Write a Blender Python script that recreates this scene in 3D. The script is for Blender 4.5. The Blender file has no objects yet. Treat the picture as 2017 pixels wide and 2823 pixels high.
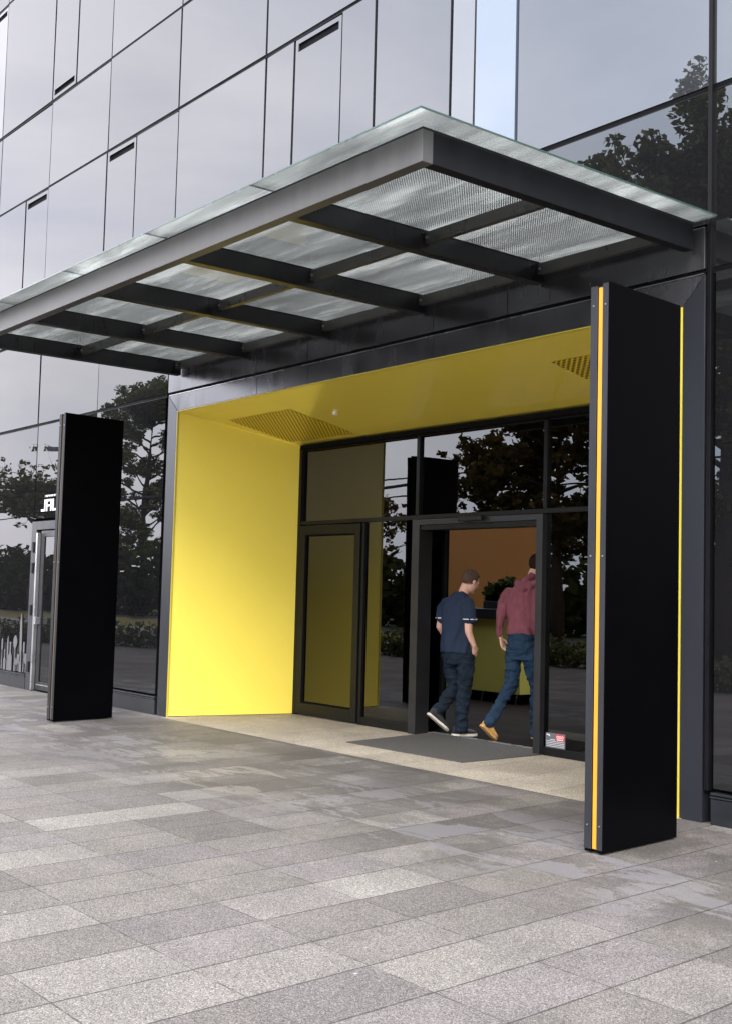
import bpy, math, random
import numpy as np
from mathutils import Vector, Matrix, noise
random.seed(7); rng = np.random.default_rng(7)
scn = bpy.context.scene
COL = scn.collection
R = math.radians

# ------------------------------------------------------------------ camera
cam_d = bpy.data.cameras.new('camera'); cam = bpy.data.objects.new('camera', cam_d); COL.objects.link(cam)
cr = Vector((0.62591705, 0.77946195, 0.02582467)); cu = Vector((0.03732171, -0.06301221, 0.99731467)); cf = Vector((-0.77899611, 0.62327244, 0.06853127))
m = Matrix((cr, cu, -cf)).transposed().to_4x4(); m.translation = Vector((0, -7.51626, 1.62)); cam.matrix_world = m
cam_d.sensor_fit = 'HORIZONTAL'; cam_d.sensor_width = 36; cam_d.lens = 36*3266.37/2017
cam_d.clip_start = 0.05; cam_d.clip_end = 1500
scn.camera = cam
scn.view_settings.view_transform = 'Standard'; scn.view_settings.look = 'None'
scn.view_settings.gamma = 1; scn.view_settings.exposure = 1.5

# ------------------------------------------------------------------ world: overcast with soft cloud
SUN_EL, SUN_ROT = R(34), R(137)
world = bpy.data.worlds.new('World'); scn.world = world; world.use_nodes = True
nt = world.node_tree; nt.nodes.clear()
def N(nt, t, **kw):
    n = nt.nodes.new(t)
    for k, v in kw.items():
        if k in n.inputs.keys(): n.inputs[k].default_value = v
        else: setattr(n, k, v)
    return n
def ramp(nt, fac, stops, interp='LINEAR'):
    r = nt.nodes.new('ShaderNodeValToRGB'); r.color_ramp.interpolation = interp
    while len(r.color_ramp.elements) < len(stops): r.color_ramp.elements.new(0.5)
    for e, (p, c) in zip(r.color_ramp.elements, stops):
        e.position = p; e.color = (c[0], c[1], c[2], 1) if not isinstance(c, (int, float)) else (c, c, c, 1)
    nt.links.new(fac, r.inputs[0]); return r.outputs[0]
sky = N(nt, 'ShaderNodeTexSky', sky_type='NISHITA', sun_disc=False, sun_elevation=SUN_EL, sun_rotation=SUN_ROT)
tc = N(nt, 'ShaderNodeTexCoord')
mp = N(nt, 'ShaderNodeMapping'); mp.inputs['Scale'].default_value = (1, 1, 2.6)
nt.links.new(tc.outputs['Generated'], mp.inputs[0])
n1 = N(nt, 'ShaderNodeTexNoise', Scale=2.3, Detail=7.0, Roughness=0.55, Distortion=0.3); nt.links.new(mp.outputs[0], n1.inputs['Vector'])
n2 = N(nt, 'ShaderNodeTexNoise', Scale=1.1, Detail=3.0); nt.links.new(mp.outputs[0], n2.inputs['Vector'])
cc0 = ramp(nt, n1.outputs[0], [(0.32, (1.10, 1.15, 1.32)), (0.5, (1.42, 1.41, 1.48)), (0.66, (1.74, 1.69, 1.71))])
sx = N(nt, 'ShaderNodeSeparateXYZ'); nt.links.new(tc.outputs['Generated'], sx.inputs[0])
sxm = N(nt, 'ShaderNodeMapRange'); nt.links.new(sx.outputs[0], sxm.inputs['Value']); sxm.inputs['From Min'].default_value = -1; sxm.inputs['From Max'].default_value = 1
cg = ramp(nt, sxm.outputs[0], [(0.0, (1.12, 1.10, 1.12)), (0.10, (0.95, 0.96, 1.0)), (0.22, (0.66, 0.75, 0.88)), (0.45, (0.98, 0.99, 1.0)), (1.0, (1.0, 1.0, 1.0))])
cmx = N(nt, 'ShaderNodeMix', data_type='RGBA', blend_type='MULTIPLY'); cmx.inputs[0].default_value = 1.0
nt.links.new(cc0, cmx.inputs[6]); nt.links.new(cg, cmx.inputs[7]); cc = cmx.outputs[2]
mask = ramp(nt, n2.outputs[0], [(0.38, 0.97), (0.6, 0.78)])
b1 = N(nt, 'ShaderNodeBackground', Strength=0.12); nt.links.new(sky.outputs[0], b1.inputs[0])
b2 = N(nt, 'ShaderNodeBackground', Strength=1.25); nt.links.new(cc, b2.inputs[0])
mx = N(nt, 'ShaderNodeMixShader'); nt.links.new(mask, mx.inputs[0]); nt.links.new(b1.outputs[0], mx.inputs[1]); nt.links.new(b2.outputs[0], mx.inputs[2])
wo = N(nt, 'ShaderNodeOutputWorld'); nt.links.new(mx.outputs[0], wo.inputs[0])

# veiled sun, soft shadows
sd = bpy.data.lights.new('sun', 'SUN'); sun = bpy.data.objects.new('sun', sd); COL.objects.link(sun)
sd.energy = 1.0; sd.angle = R(24); sd.color = (1, 0.96, 0.9)
sv = Vector((math.sin(SUN_ROT)*math.cos(SUN_EL), math.cos(SUN_ROT)*math.cos(SUN_EL), math.sin(SUN_EL)))
sun.rotation_euler = sv.to_track_quat('Z', 'Y').to_euler()

# ------------------------------------------------------------------ helpers
def tag(o, label=None, cat=None, group=None, kind=None):
    if label: o['label'] = label
    if cat: o['category'] = cat
    if group: o['group'] = group
    if kind: o['kind'] = kind
    return o
def empty(name, loc=(0, 0, 0), label=None, cat=None, group=None, rz=0):
    o = bpy.data.objects.new(name, None); COL.objects.link(o); o.location = loc; o.rotation_euler[2] = rz; o.empty_display_size = 0.2
    return tag(o, label, cat, group)
def mesh_obj(name, verts, faces, mat, parent=None, smooth=False):
    me = bpy.data.meshes.new(name); me.from_pydata([tuple(v) for v in verts], [], faces); me.update()
    me.materials.append(mat)
    if smooth: me.polygons.foreach_set('use_smooth', [True]*len(me.polygons))
    o = bpy.data.objects.new(name, me); COL.objects.link(o)
    if parent:
        o.parent = parent
    return o
BF = [(0, 3, 2, 1), (4, 5, 6, 7), (0, 1, 5, 4), (1, 2, 6, 5), (2, 3, 7, 6), (3, 0, 4, 7)]
class MB:
    def __init__(s): s.v = []; s.f = []
    def add(s, v, f):
        b = len(s.v); s.v += [tuple(q) for q in v]; s.f += [tuple(i+b for i in q) for q in f]; return s
    def box(s, x0, x1, y0, y1, z0, z1):
        return s.add([(x0, y0, z0), (x1, y0, z0), (x1, y1, z0), (x0, y1, z0), (x0, y0, z1), (x1, y0, z1), (x1, y1, z1), (x0, y1, z1)], BF)
    def cyl(s, p, q, r, n=12, r2=None):
        p = Vector(p); q = Vector(q); d = (q-p).normalized(); a = d.orthogonal().normalized(); b = d.cross(a); r2 = r if r2 is None else r2
        vs = [p+(a*math.cos(t)+b*math.sin(t))*r for t in [2*math.pi*i/n for i in range(n)]] + [q+(a*math.cos(t)+b*math.sin(t))*r2 for t in [2*math.pi*i/n for i in range(n)]]
        fs = [(i, (i+1) % n, n+(i+1) % n, n+i) for i in range(n)] + [tuple(range(n-1, -1, -1)), tuple(range(n, 2*n))]
        return s.add(vs, fs)
    def prism(s, poly, y0, y1):   # poly in (x,z), extruded along y
        n = len(poly)
        vs = [(x, y0, z) for x, z in poly]+[(x, y1, z) for x, z in poly]
        fs = [tuple(range(n)), tuple(range(2*n-1, n-1, -1))]+[(i, n+i, n+(i+1) % n, (i+1) % n) for i in range(n)]
        return s.add(vs, fs)
    def build(s, name, mat, parent=None, bevel=0, smooth=False):
        o = mesh_obj(name, s.v, s.f, mat, parent, smooth)
        if bevel:
            b = o.modifiers.new('bevel', 'BEVEL'); b.width = bevel; b.segments = 2; b.limit_method = 'ANGLE'
        return o
def box(name, b, mat, parent=None, bevel=0): return MB().box(*b).build(name, mat, parent, bevel)

# ------------------------------------------------------------------ materials
def new_mat(name):
    mt = bpy.data.materials.new(name); mt.use_nodes = True; mt.node_tree.nodes.clear(); return mt, mt.node_tree
def finish(nt, sh):
    o = nt.nodes.new('ShaderNodeOutputMaterial'); nt.links.new(sh, o.inputs[0])
def L(nt, a, b): nt.links.new(a, b)
def objco(nt, scale=(1, 1, 1)):
    t = N(nt, 'ShaderNodeTexCoord'); g = N(nt, 'ShaderNodeMapping'); g.inputs['Scale'].default_value = scale
    L(nt, t.outputs['Object'], g.inputs[0]); return g.outputs[0]
def M(name, base, rough=0.5, metallic=0, var=0.12, vscale=3, bump=0, bscale=80, spec=0.5, coat=0, streak=False, rvar=0.1, trans=0):
    mt, nt = new_mat(name)
    p = N(nt, 'ShaderNodeBsdfPrincipled'); p.inputs['Metallic'].default_value = metallic
    p.inputs['Specular IOR Level'].default_value = spec; p.inputs['Coat Weight'].default_value = coat; p.inputs['Coat Roughness'].default_value = 0.12
    co = objco(nt, (1, 1, 0.22) if streak else (1, 1, 1))
    nz = N(nt, 'ShaderNodeTexNoise', Scale=vscale, Detail=6.0, Roughness=0.6); L(nt, co, nz.inputs['Vector'])
    c = ramp(nt, nz.outputs[0], [(0.3, [v*(1-var) for v in base]), (0.7, [min(1, v*(1+var)) for v in base])])
    L(nt, c, p.inputs['Base Color'])
    rr = ramp(nt, nz.outputs[0], [(0.3, max(0.02, rough-rvar)), (0.7, min(1, rough+rvar))]); L(nt, rr, p.inputs['Roughness'])
    if bump:
        n3 = N(nt, 'ShaderNodeTexNoise', Scale=bscale, Detail=3.0); L(nt, objco(nt), n3.inputs['Vector'])
        b = N(nt, 'ShaderNodeBump', Strength=0.6, Distance=bump); L(nt, n3.outputs[0], b.inputs['Height']); L(nt, b.outputs[0], p.inputs['Normal'])
    if trans: p.inputs['Transmission Weight'].default_value = trans
    finish(nt, p.outputs[0]); return mt
def glass_mat(name, body, refl, fres, tint=None, wob=0.0012, rough=0.0, streaks=0.0, gcol=(1, 1, 1)):
    """coated architectural glass: reflection over an opaque dark back (tint None) or over a tinted see-through body"""
    mt, nt = new_mat(name)
    nz = N(nt, 'ShaderNodeTexNoise', Scale=1.3, Detail=2.0); L(nt, objco(nt), nz.inputs['Vector'])
    b = N(nt, 'ShaderNodeBump', Strength=1.0, Distance=wob); L(nt, nz.outputs[0], b.inputs['Height'])
    g = N(nt, 'ShaderNodeBsdfGlossy', Roughness=rough); L(nt, b.outputs[0], g.inputs['Normal'])
    oi = N(nt, 'ShaderNodeObjectInfo'); L(nt, ramp(nt, oi.outputs['Random'], [(0, (0.90, 0.90, 0.91)), (1, (1, 1, 1))]), g.inputs['Color'])
    fr = N(nt, 'ShaderNodeFresnel', IOR=2.4)
    mm = N(nt, 'ShaderNodeMath', operation='MULTIPLY_ADD'); L(nt, fr.outputs[0], mm.inputs[0]); mm.inputs[1].default_value = fres; mm.inputs[2].default_value = refl
    if tint is None:
        d = N(nt, 'ShaderNodeBsdfDiffuse'); d.inputs[0].default_value = (*body, 1); bs = d.outputs[0]
    else:
        t = N(nt, 'ShaderNodeBsdfTransparent'); t.inputs[0].default_value = (*tint, 1)
        d = N(nt, 'ShaderNodeBsdfDiffuse'); d.inputs[0].default_value = (*body, 1)
        m0 = N(nt, 'ShaderNodeMixShader'); m0.inputs[0].default_value = 0.12; L(nt, t.outputs[0], m0.inputs[1]); L(nt, d.outputs[0], m0.inputs[2]); bs = m0.outputs[0]
    mx = N(nt, 'ShaderNodeMixShader'); L(nt, mm.outputs[0], mx.inputs[0]); L(nt, bs, mx.inputs[1]); L(nt, g.outputs[0], mx.inputs[2])
    out = mx.outputs[0]
    if streaks:
        ns = N(nt, 'ShaderNodeTexNoise', Scale=2.5, Detail=4.0, Roughness=0.7); L(nt, objco(nt, (1.6, 1, 0.12)), ns.inputs['Vector'])
        fac = ramp(nt, ns.outputs[0], [(0.35, 0.0), (0.8, streaks)])
        dd = N(nt, 'ShaderNodeBsdfDiffuse'); dd.inputs[0].default_value = (0.45, 0.44, 0.45, 1)
        m3 = N(nt, 'ShaderNodeMixShader'); L(nt, fac, m3.inputs[0]); L(nt, out, m3.inputs[1]); L(nt, dd.outputs[0], m3.inputs[2]); out = m3.outputs[0]
    finish(nt, out); return mt

m_upper = glass_mat('upper_facade_glass', (0.03, 0.031, 0.036), 0.03, 0.40)
m_low = glass_mat('lower_facade_glass', (0.008, 0.008, 0.009), 0.015, 0.37)
m_screen = glass_mat('entrance_glass', (0.002, 0.002, 0.002), 0.01, 0.36, tint=(0.05, 0.048, 0.045), wob=0.0008)
m_black = M('black_joint', (0.004, 0.004, 0.0045), 0.7, spec=0.06)
m_mull = M('mullion_metal', (0.005, 0.005, 0.006), 0.5, spec=0.12)
m_slot = M('vent_opening_dark', (0.004, 0.004, 0.005), 0.8, spec=0.1)
m_blue = glass_mat('blind_glass_blue', (0.095, 0.125, 0.165), 0.05, 0.40)
m_pale = glass_mat('blind_glass_pale', (0.08, 0.08, 0.085), 0.05, 0.40)
m_frame = M('anthracite_frame', (0.014, 0.015, 0.018), 0.38, spec=0.5, var=0.2)
m_header = M('anthracite_cladding', (0.10, 0.10, 0.11), 0.24, metallic=0.75, var=0.18, streak=True, vscale=5, rvar=0.07)
m_jamb = M('anthracite_jamb', (0.036, 0.038, 0.047), 0.30, metallic=0.5, var=0.06, streak=True, vscale=2, rvar=0.03)
m_beam = M('canopy_steel', (0.011, 0.011, 0.014), 0.34, var=0.35, streak=True, vscale=9, spec=0.5)
m_endb = M('end_beam_steel', (0.007, 0.0075, 0.010), 0.45, var=0.3, streak=True, vscale=9, spec=0.18)  # darker, duller copy of the canopy steel; shade put into its colour
m_fascia = M('canopy_fascia_weathered', (0.078, 0.075, 0.073), 0.45, metallic=0.1, var=0.22, streak=True, vscale=7, rvar=0.06, bump=0.0006, bscale=30)
m_pillar = M('pillar_panel_black', (0.0014, 0.0014, 0.0020), 0.36, var=0.15, spec=0.05, rvar=0.04)
m_pedge = M('pillar_edge_metal', (0.035, 0.036, 0.042), 0.42, metallic=0.3, spec=0.4, var=0.2, streak=True)
m_amber = M('amber_strip', (0.72, 0.33, 0.03), 0.45, var=0.05)
m_yellow = M('yellow_panel', (0.96, 0.775, 0.12), 0.22, var=0.02, vscale=1.2, spec=0.45, rvar=0.03)
m_yceil = M('yellow_gloss_ceiling', (0.96, 0.775, 0.12), 0.22, var=0.02, vscale=1.2, spec=0.45, rvar=0.03, coat=0.8)
m_yedge = M('yellow_edge', (0.62, 0.50, 0.05), 0.4, var=0.03)
m_steel = M('brushed_steel', (0.55, 0.55, 0.56), 0.3, metallic=0.9, var=0.1)
m_rubber = M('black_rubber', (0.012, 0.012, 0.013), 0.6, spec=0.3)
m_white = M('white_vinyl', (0.75, 0.75, 0.76), 0.5, var=0.04)
m_grey = M('grey_frosted_vinyl', (0.11, 0.11, 0.115), 0.55, var=0.05)
m_red = M('red_print', (0.62, 0.03, 0.03), 0.5, var=0.05)
m_stick = M('sticker_grey', (0.13, 0.13, 0.15), 0.5, var=0.08)

def paving_mat(name, cx, cy, ox, oy, shear, cols, stains=True, jw=0.0052, warm=1.0):
    mt, nt = new_mat(name)
    def mth(op, a, b=None, c=None):
        n = N(nt, 'ShaderNodeMath', operation=op)
        for i, q in enumerate((a, b, c)):
            if q is None: continue
            if isinstance(q, (int, float)): n.inputs[i].default_value = q
            else: L(nt, q, n.inputs[i])
        return n.outputs[0]
    t = N(nt, 'ShaderNodeTexCoord'); s = N(nt, 'ShaderNodeSeparateXYZ'); L(nt, t.outputs['Object'], s.inputs[0])
    x, y = s.outputs[0], s.outputs[1]
    xs = mth('MULTIPLY_ADD', y, shear, x)
    u = mth('DIVIDE', mth('SUBTRACT', xs, ox), cx); v = mth('DIVIDE', mth('SUBTRACT', y, oy), cy)
    fu, fv = mth('FRACT', u), mth('FRACT', v); iu, iv = mth('FLOOR', u), mth('FLOOR', v)
    du = mth('MULTIPLY', mth('MINIMUM', fu, mth('SUBTRACT', 1.0, fu)), cx); dv = mth('MULTIPLY', mth('MINIMUM', fv, mth('SUBTRACT', 1.0, fv)), cy)
    cb = N(nt, 'ShaderNodeCombineXYZ'); L(nt, iu, cb.inputs[0]); L(nt, iv, cb.inputs[1])
    wn = N(nt, 'ShaderNodeTexWhiteNoise', noise_dimensions='2D'); L(nt, cb.outputs[0], wn.inputs['Vector'])
    base = ramp(nt, wn.outputs['Value'], cols)
    # aggregate
    agv = N(nt, 'ShaderNodeTexVoronoi', Scale=210.0); L(nt, t.outputs['Object'], agv.inputs['Vector']); ag = N(nt, 'ShaderNodeSeparateColor'); L(nt, agv.outputs['Color'], ag.inputs[0])
    agc = ramp(nt, ag.outputs[0], [(0.0, 0.30), (0.25, 0.64), (0.6, 0.95), (0.85, 1.22), (1.0, 1.9)])
    mul = N(nt, 'ShaderNodeMix', data_type='RGBA', blend_type='MULTIPLY'); mul.inputs[0].default_value = 1.0
    L(nt, base, mul.inputs[6]); L(nt, agc, mul.inputs[7])
    # broad dirt
    br = N(nt, 'ShaderNodeTexNoise', Scale=1.7, Detail=7.0, Roughness=0.62); L(nt, t.outputs['Object'], br.inputs['Vector'])
    brc = ramp(nt, br.outputs[0], [(0.3, 0.80), (0.7, 1.17)])
    m2 = N(nt, 'ShaderNodeMix', data_type='RGBA', blend_type='MULTIPLY'); m2.inputs[0].default_value = 1.0
    L(nt, mul.outputs[2], m2.inputs[6]); L(nt, brc, m2.inputs[7]); col = m2.outputs[2]
    rough = 0.85
    p = N(nt, 'ShaderNodeBsdfPrincipled'); p.inputs['Specular IOR Level'].default_value = 0.35
    if stains:
        # strip of worn, water marked slabs in front of the entrance
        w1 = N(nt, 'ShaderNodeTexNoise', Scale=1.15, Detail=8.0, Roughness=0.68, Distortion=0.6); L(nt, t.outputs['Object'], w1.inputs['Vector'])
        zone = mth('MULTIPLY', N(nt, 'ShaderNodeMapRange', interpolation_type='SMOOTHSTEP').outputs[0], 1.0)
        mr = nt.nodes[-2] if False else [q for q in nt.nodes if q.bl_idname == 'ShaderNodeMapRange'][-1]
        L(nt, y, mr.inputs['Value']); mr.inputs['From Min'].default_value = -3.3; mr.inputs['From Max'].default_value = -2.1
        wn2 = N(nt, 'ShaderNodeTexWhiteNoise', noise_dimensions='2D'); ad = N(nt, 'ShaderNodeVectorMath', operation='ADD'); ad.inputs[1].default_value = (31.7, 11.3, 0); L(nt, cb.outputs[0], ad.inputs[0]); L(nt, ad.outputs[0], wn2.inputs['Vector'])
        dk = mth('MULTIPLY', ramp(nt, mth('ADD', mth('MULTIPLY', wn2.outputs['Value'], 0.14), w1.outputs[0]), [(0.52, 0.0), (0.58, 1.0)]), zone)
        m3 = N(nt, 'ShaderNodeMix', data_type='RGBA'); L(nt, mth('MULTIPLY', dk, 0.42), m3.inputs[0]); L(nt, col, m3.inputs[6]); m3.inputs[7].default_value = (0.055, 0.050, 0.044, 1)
        # pale smooth residue, lilac grey, laid over some slabs
        w2 = N(nt, 'ShaderNodeTexNoise', Scale=2.1, Detail=9.0, Roughness=0.7, Distortion=0.4)
        av = N(nt, 'ShaderNodeVectorMath', operation='MULTIPLY_ADD'); av.inputs[1].default_value = (0.55, 1.3, 1); av.inputs[2].default_value = (7.3, 2.2, 0.4)
        L(nt, t.outputs['Object'], av.inputs[0]); L(nt, av.outputs[0], w2.inputs['Vector'])
        mr2 = N(nt, 'ShaderNodeMapRange', interpolation_type='SMOOTHSTEP'); L(nt, mth('ABSOLUTE', mth('ADD', y, 1.75)), mr2.inputs['Value'])
        mr2.inputs['From Min'].default_value = 1.25; mr2.inputs['From Max'].default_value = 0.25
        pk = mth('MULTIPLY', ramp(nt, mth('MULTIPLY_ADD', wn2.outputs['Value'], 0.12, w2.outputs[0]), [(0.575, 0.0), (0.61, 1.0)]), mr2.outputs[0])
        m4 = N(nt, 'ShaderNodeMix', data_type='RGBA'); L(nt, mth('MULTIPLY', pk, 0.58), m4.inputs[0]); L(nt, m3.outputs[2], m4.inputs[6]); m4.inputs[7].default_value = (0.225, 0.215, 0.218, 1)
        # chewing gum spots
        vo = N(nt, 'ShaderNodeTexVoronoi', Scale=2.3, Randomness=1.0); L(nt, t.outputs['Object'], vo.inputs['Vector'])
        gm = mth('MULTIPLY', mth('LESS_THAN', vo.outputs['Distance'], 0.020), mth('GREATER_THAN', N(nt, 'ShaderNodeSeparateColor').outputs[0], 0.45))
        sc = [q for q in nt.nodes if q.bl_idname == 'ShaderNodeSeparateColor'][-1]; L(nt, vo.outputs['Color'], sc.inputs[0])
        m5 = N(nt, 'ShaderNodeMix', data_type='RGBA'); L(nt, gm, m5.inputs[0]); L(nt, m4.outputs[2], m5.inputs[6]); m5.inputs[7].default_value = (0.36, 0.35, 0.33, 1)
        col = m5.outputs[2]
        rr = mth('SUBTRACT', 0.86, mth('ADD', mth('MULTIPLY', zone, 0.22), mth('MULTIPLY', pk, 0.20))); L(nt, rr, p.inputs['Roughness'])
    else: p.inputs['Roughness'].default_value = 0.7
    # joints
    jn = N(nt, 'ShaderNodeTexNoise', Scale=9.0, Detail=4.0); L(nt, t.outputs['Object'], jn.inputs['Vector'])
    jw2 = mth('MULTIPLY', jn.outputs[0], jw*2)
    ju = mth('LESS_THAN', du, jw2); jv = mth('MULTIPLY', mth('LESS_THAN', dv, mth('MULTIPLY', jw2, 0.7)), ramp(nt, jn.outputs[0], [(0.4, 0.35), (0.6, 0.9)]))
    jj = mth('MAXIMUM', ju, jv)
    m6 = N(nt, 'ShaderNodeMix', data_type='RGBA'); L(nt, mth('MULTIPLY', jj, 0.8), m6.inputs[0]); L(nt, col, m6.inputs[6]); m6.inputs[7].default_value = (0.028, 0.025, 0.022, 1)
    L(nt, m6.outputs[2], p.inputs['Base Color'])
    h = mth('SUBTRACT', mth('MULTIPLY', br.outputs[0], 0.5), mth('MULTIPLY', jj, 1.0))
    b = N(nt, 'ShaderNodeBump', Strength=0.5, Distance=0.003); L(nt, h, b.inputs['Height']); L(nt, b.outputs[0], p.inputs['Normal'])
    finish(nt, p.outputs[0]); return mt
m_pave = paving_mat('concrete_slabs', 0.4225, 0.66, -3.96, -0.2, 0.07,
    [(0.0, (0.128, 0.115, 0.102)), (0.2, (0.148, 0.131, 0.125)), (0.45, (0.162, 0.147, 0.128)), (0.7, (0.178, 0.159, 0.151)), (0.93, (0.202, 0.185, 0.163)), (1.0, (0.225, 0.208, 0.184))])
m_pave2 = paving_mat('recess_slabs', 0.61, 0.60, -8.09, -0.12, 0.15,
    [(0.0, (0.33, 0.285, 0.225)), (1.0, (0.40, 0.35, 0.28))], stains=False, jw=0.003)

# ------------------------------------------------------------------ ground
GR = []
def sheet(name, x0, x1, y0, y1, z, mat):
    return tag(mesh_obj(name, [(x0, y0, z), (x1, y0, z), (x1, y1, z), (x0, y1, z)], [(0, 1, 2, 3)], mat), kind='structure')
m_grass = M('grass', (0.05, 0.075, 0.018), 0.9, var=0.4, vscale=6, bump=0.03, bscale=20)
m_asph = M('asphalt', (0.05, 0.05, 0.052), 0.85, var=0.15, vscale=2, bump=0.004, bscale=120)
sheet('ground', -700, 600, -700, 60, -0.012, m_grass)
sheet('pavement', -120, 40, -15, 1.3, 0.0, m_pave)
sheet('recess_paving', -13.26, -5.5, -0.12, 1.95, 0.004, m_pave2)
sheet('road', -300, 200, -27, -22.5, 0.0, m_asph)

# ------------------------------------------------------------------ building
bld = empty('office_building', (-12, 3, 0), 'dark glass office building with panelled mirror facade over a yellow lined entrance', 'building')
bld_inv = bld.location.copy()
def P(o, parent):   # parent keeping world placement
    o.parent = parent; o.location = o.location - Vector(parent.location); return o
def wbox(name, b, mat, parent, bevel=0):
    return P(box(name, b, mat, None, bevel), parent)
# backing walls (behind the glass skin), roof strips and return walls
core = MB()
core.box(-46, -13.30, 0.07, 0.5, 0, 14.2); core.box(-5.50, 5, 0.07, 0.5, 0, 14.2); core.box(-13.30, -5.50, 0.07, 0.5, 4.05, 14.2)
core.box(-46, -45.6, 0.5, 16, 0, 14.2); core.box(4.6, 5, 0.5, 16, 0, 14.2); core.box(-45.6, 4.6, 15.6, 16, 0, 14.2)
P(core.build('wall', m_black), bld)
wbox('roof', (-46.1, 5.1, -0.05, 1.0, 14.2, 14.45), m_frame, bld)
G = lambda k: -5.30-2.068*k
GAP = 0.018
def pane(x0, x1, z0, z1, mat, vent=None, name='window'):
    """one facade pane; vent 'top'/'bottom' = a slot opening in it"""
    x0 += GAP; x1 -= GAP; z0 += .0235; z1 -= .0235
    b = MB()
    t = [random.uniform(-.0028, .0028) for _ in range(3)]
    y0 = lambda x, z: t[0]+t[1]*(x-x0)/(x1-x0)*2+t[2]*(z-z0)/(z1-z0)*2
    def bx(a0, a1, c0, c1):
        vs = [(a0, y0(a0, c0), c0), (a1, y0(a1, c0), c0), (a1, .035, c0), (a0, .035, c0), (a0, y0(a0, c1), c1), (a1, y0(a1, c1), c1), (a1, .035, c1), (a0, .035, c1)]
        b.add(vs, BF)
    if vent:
        zl, zh = (z1-.155, z1-.06) if vent == 'top' else (z0+.05, z0+.145)
        bx(x0, x1, z0, zl); bx(x0, x1, zh, z1); bx(x0, x0+.05, zl, zh); bx(x1-.05, x1, zl, zh)
    else: bx(x0, x1, z0, z1)
    o = P(b.build(name, mat), bld)
    if vent:
        s = MB().box(x0+.05, x1-.05, .030, .034, zl, zh); s = s.build('vent_slot', m_slot, o)
    return o
rows = [(4.13, 5.55), (5.555, 7.962), (7.962, 9.365), (9.365, 11.77), (11.77, 13.15)]
for k in range(-5, 19):
    xr, xl = G(k), G(k+1)
    for ri, (z0, z1) in enumerate(rows):
        mt = m_low if ri == 0 else m_upper
        if ri == 0 and 0 <= k <= 3: z0 = 4.475
        if ri == 1 and k in (6, 9, 12, 15):
            pane(xl, xl+1.19, z0, z1, mt) ; pane(xl+1.19, xr, z0, z1, mt, 'top')
        elif ri == 1 and k in (4, 13):
            pane(xl, xl+.89, z0, z1, mt, 'top') if k == 13 else None
            if k == 4: continue
            pane(xl+.89, xr, z0, z1, mt)
        elif ri == 1 and k == 5:
            pane(xl, xr, z0, z1, mt)
        elif ri == 1 and k == 2:
            pane(xl, -10.92, z0, z1, mt); pane(-10.92, -10.03, z0, z1, mt, 'top'); pane(-10.03, xr, z0, z1, mt)
        elif ri == 1 and k == 1:
            pane(xl, -8.262, z0, z1, mt)
            pane(-8.262, -7.93, z0, z1, m_pale); pane(-7.93, xr, z0, z1, m_blue)
        elif ri == 3 and k == 5:
            pane(xl, -16.83, z0, z1, mt, 'bottom'); pane(-16.83, xr, z0, z1, mt)
        elif ri == 3 and k == 7:
            pane(xl, -20.60, z0, z1, mt); pane(-20.60, xr, z0, z1, m_pale, 'top')
        else: pane(xl, xr, z0, z1, mt)
# the pane pair with the slot left of the portal top
pane(G(5), -14.75, 5.555, 7.962, m_upper, 'top') if False else None
pane(G(5), G(4), 4.13, 4.131+.03, m_low) if False else None
pane(-15.64, -14.75, 5.555, 7.962, m_upper, 'top'); pane(-14.75, -13.572, 5.555, 7.962, m_upper)
# ground row
for k in range(-5, 19):
    if 0 <= k <= 3: continue
    xr, xl = G(k), G(k+1)
    if k == 5: continue
    if k == -1: xl += 0.04
    pane(xl, xr-(.0 if k != 4 else .03), 0.235, 4.13, m_low)
    b = MB().box(xl+.012, xr-.012, -.025, .05, .0, .185).box(xl+.012, xr-.012, -.035, .05, .192, .205).box(xl+.012, xr-.012, -.03, .05, .213, .232)
    P(b.build('plinth', m_frame, None, .002), bld)
# projecting caps at the strong horizontal joints
for z in (4.13, 5.552, 7.962, 9.365, 11.77):
    for (a, c) in (((-46, -13.60), (-5.27, 5)) if z < 4.2 else ((-46, 5),)):
        tr_ = P(MB().box(a, c, .004, .06, z-.020, z+.020).build('transom', m_black), bld)
        MB().box(a, c, -.004, .05, z-.0225, z-.0205).build('trim_lip', m_frame, tr_)
# vertical cap to the right of the portal
P(MB().box(-5.302, -5.268, -.03, .05, 0.24, 14.1).build('mullion', m_mull, None, .004), bld)

# side door in the ground row, restaurant entrance
door = P(empty('side_door', (-16.7, 0, 0)), bld)
def dpart(name, b, mat, parent=door, bevel=.002):
    o = box(name, (b[0]+16.7, b[1]+16.7, *b[2:]), mat, parent, bevel); return o
pane(-17.70, -16.02, 2.62, 4.13, m_low); pane(-16.02, -15.64, .235, 4.13, m_low)
P(MB().box(-16.0, -15.66, -.025, .05, 0, .2).build('plinth', m_frame), bld)
fr = MB().box(-17.69+16.7, -17.50+16.7, -.03, .06, 0, 2.60).box(-16.12+16.7, -16.03+16.7, -.03, .06, 0, 2.60).box(-17.50+16.7, -16.12+16.7, -.03, .06, 2.47, 2.60)
fr.build('frame', m_pedge, door, .003)
lf = MB().box(-17.34+16.7, -17.22+16.7, -.02, .03, .03, 2.45).box(-16.22+16.7, -16.13+16.7, -.02, .03, .03, 2.45).box(-17.22+16.7, -16.22+16.7, -.02, .03, 2.36, 2.45).box(-17.22+16.7, -16.22+16.7, -.02, .03, .03, .15)
lf.build('leaf_frame', m_frame, door, .002)
dpart('glass', (-17.215, -16.225, -.005, .02, .155, 2.355), m_low, bevel=0)
dpart('dark_gap', (-17.495, -17.345, .03, .05, .03, 2.46), m_slot, bevel=0)
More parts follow.
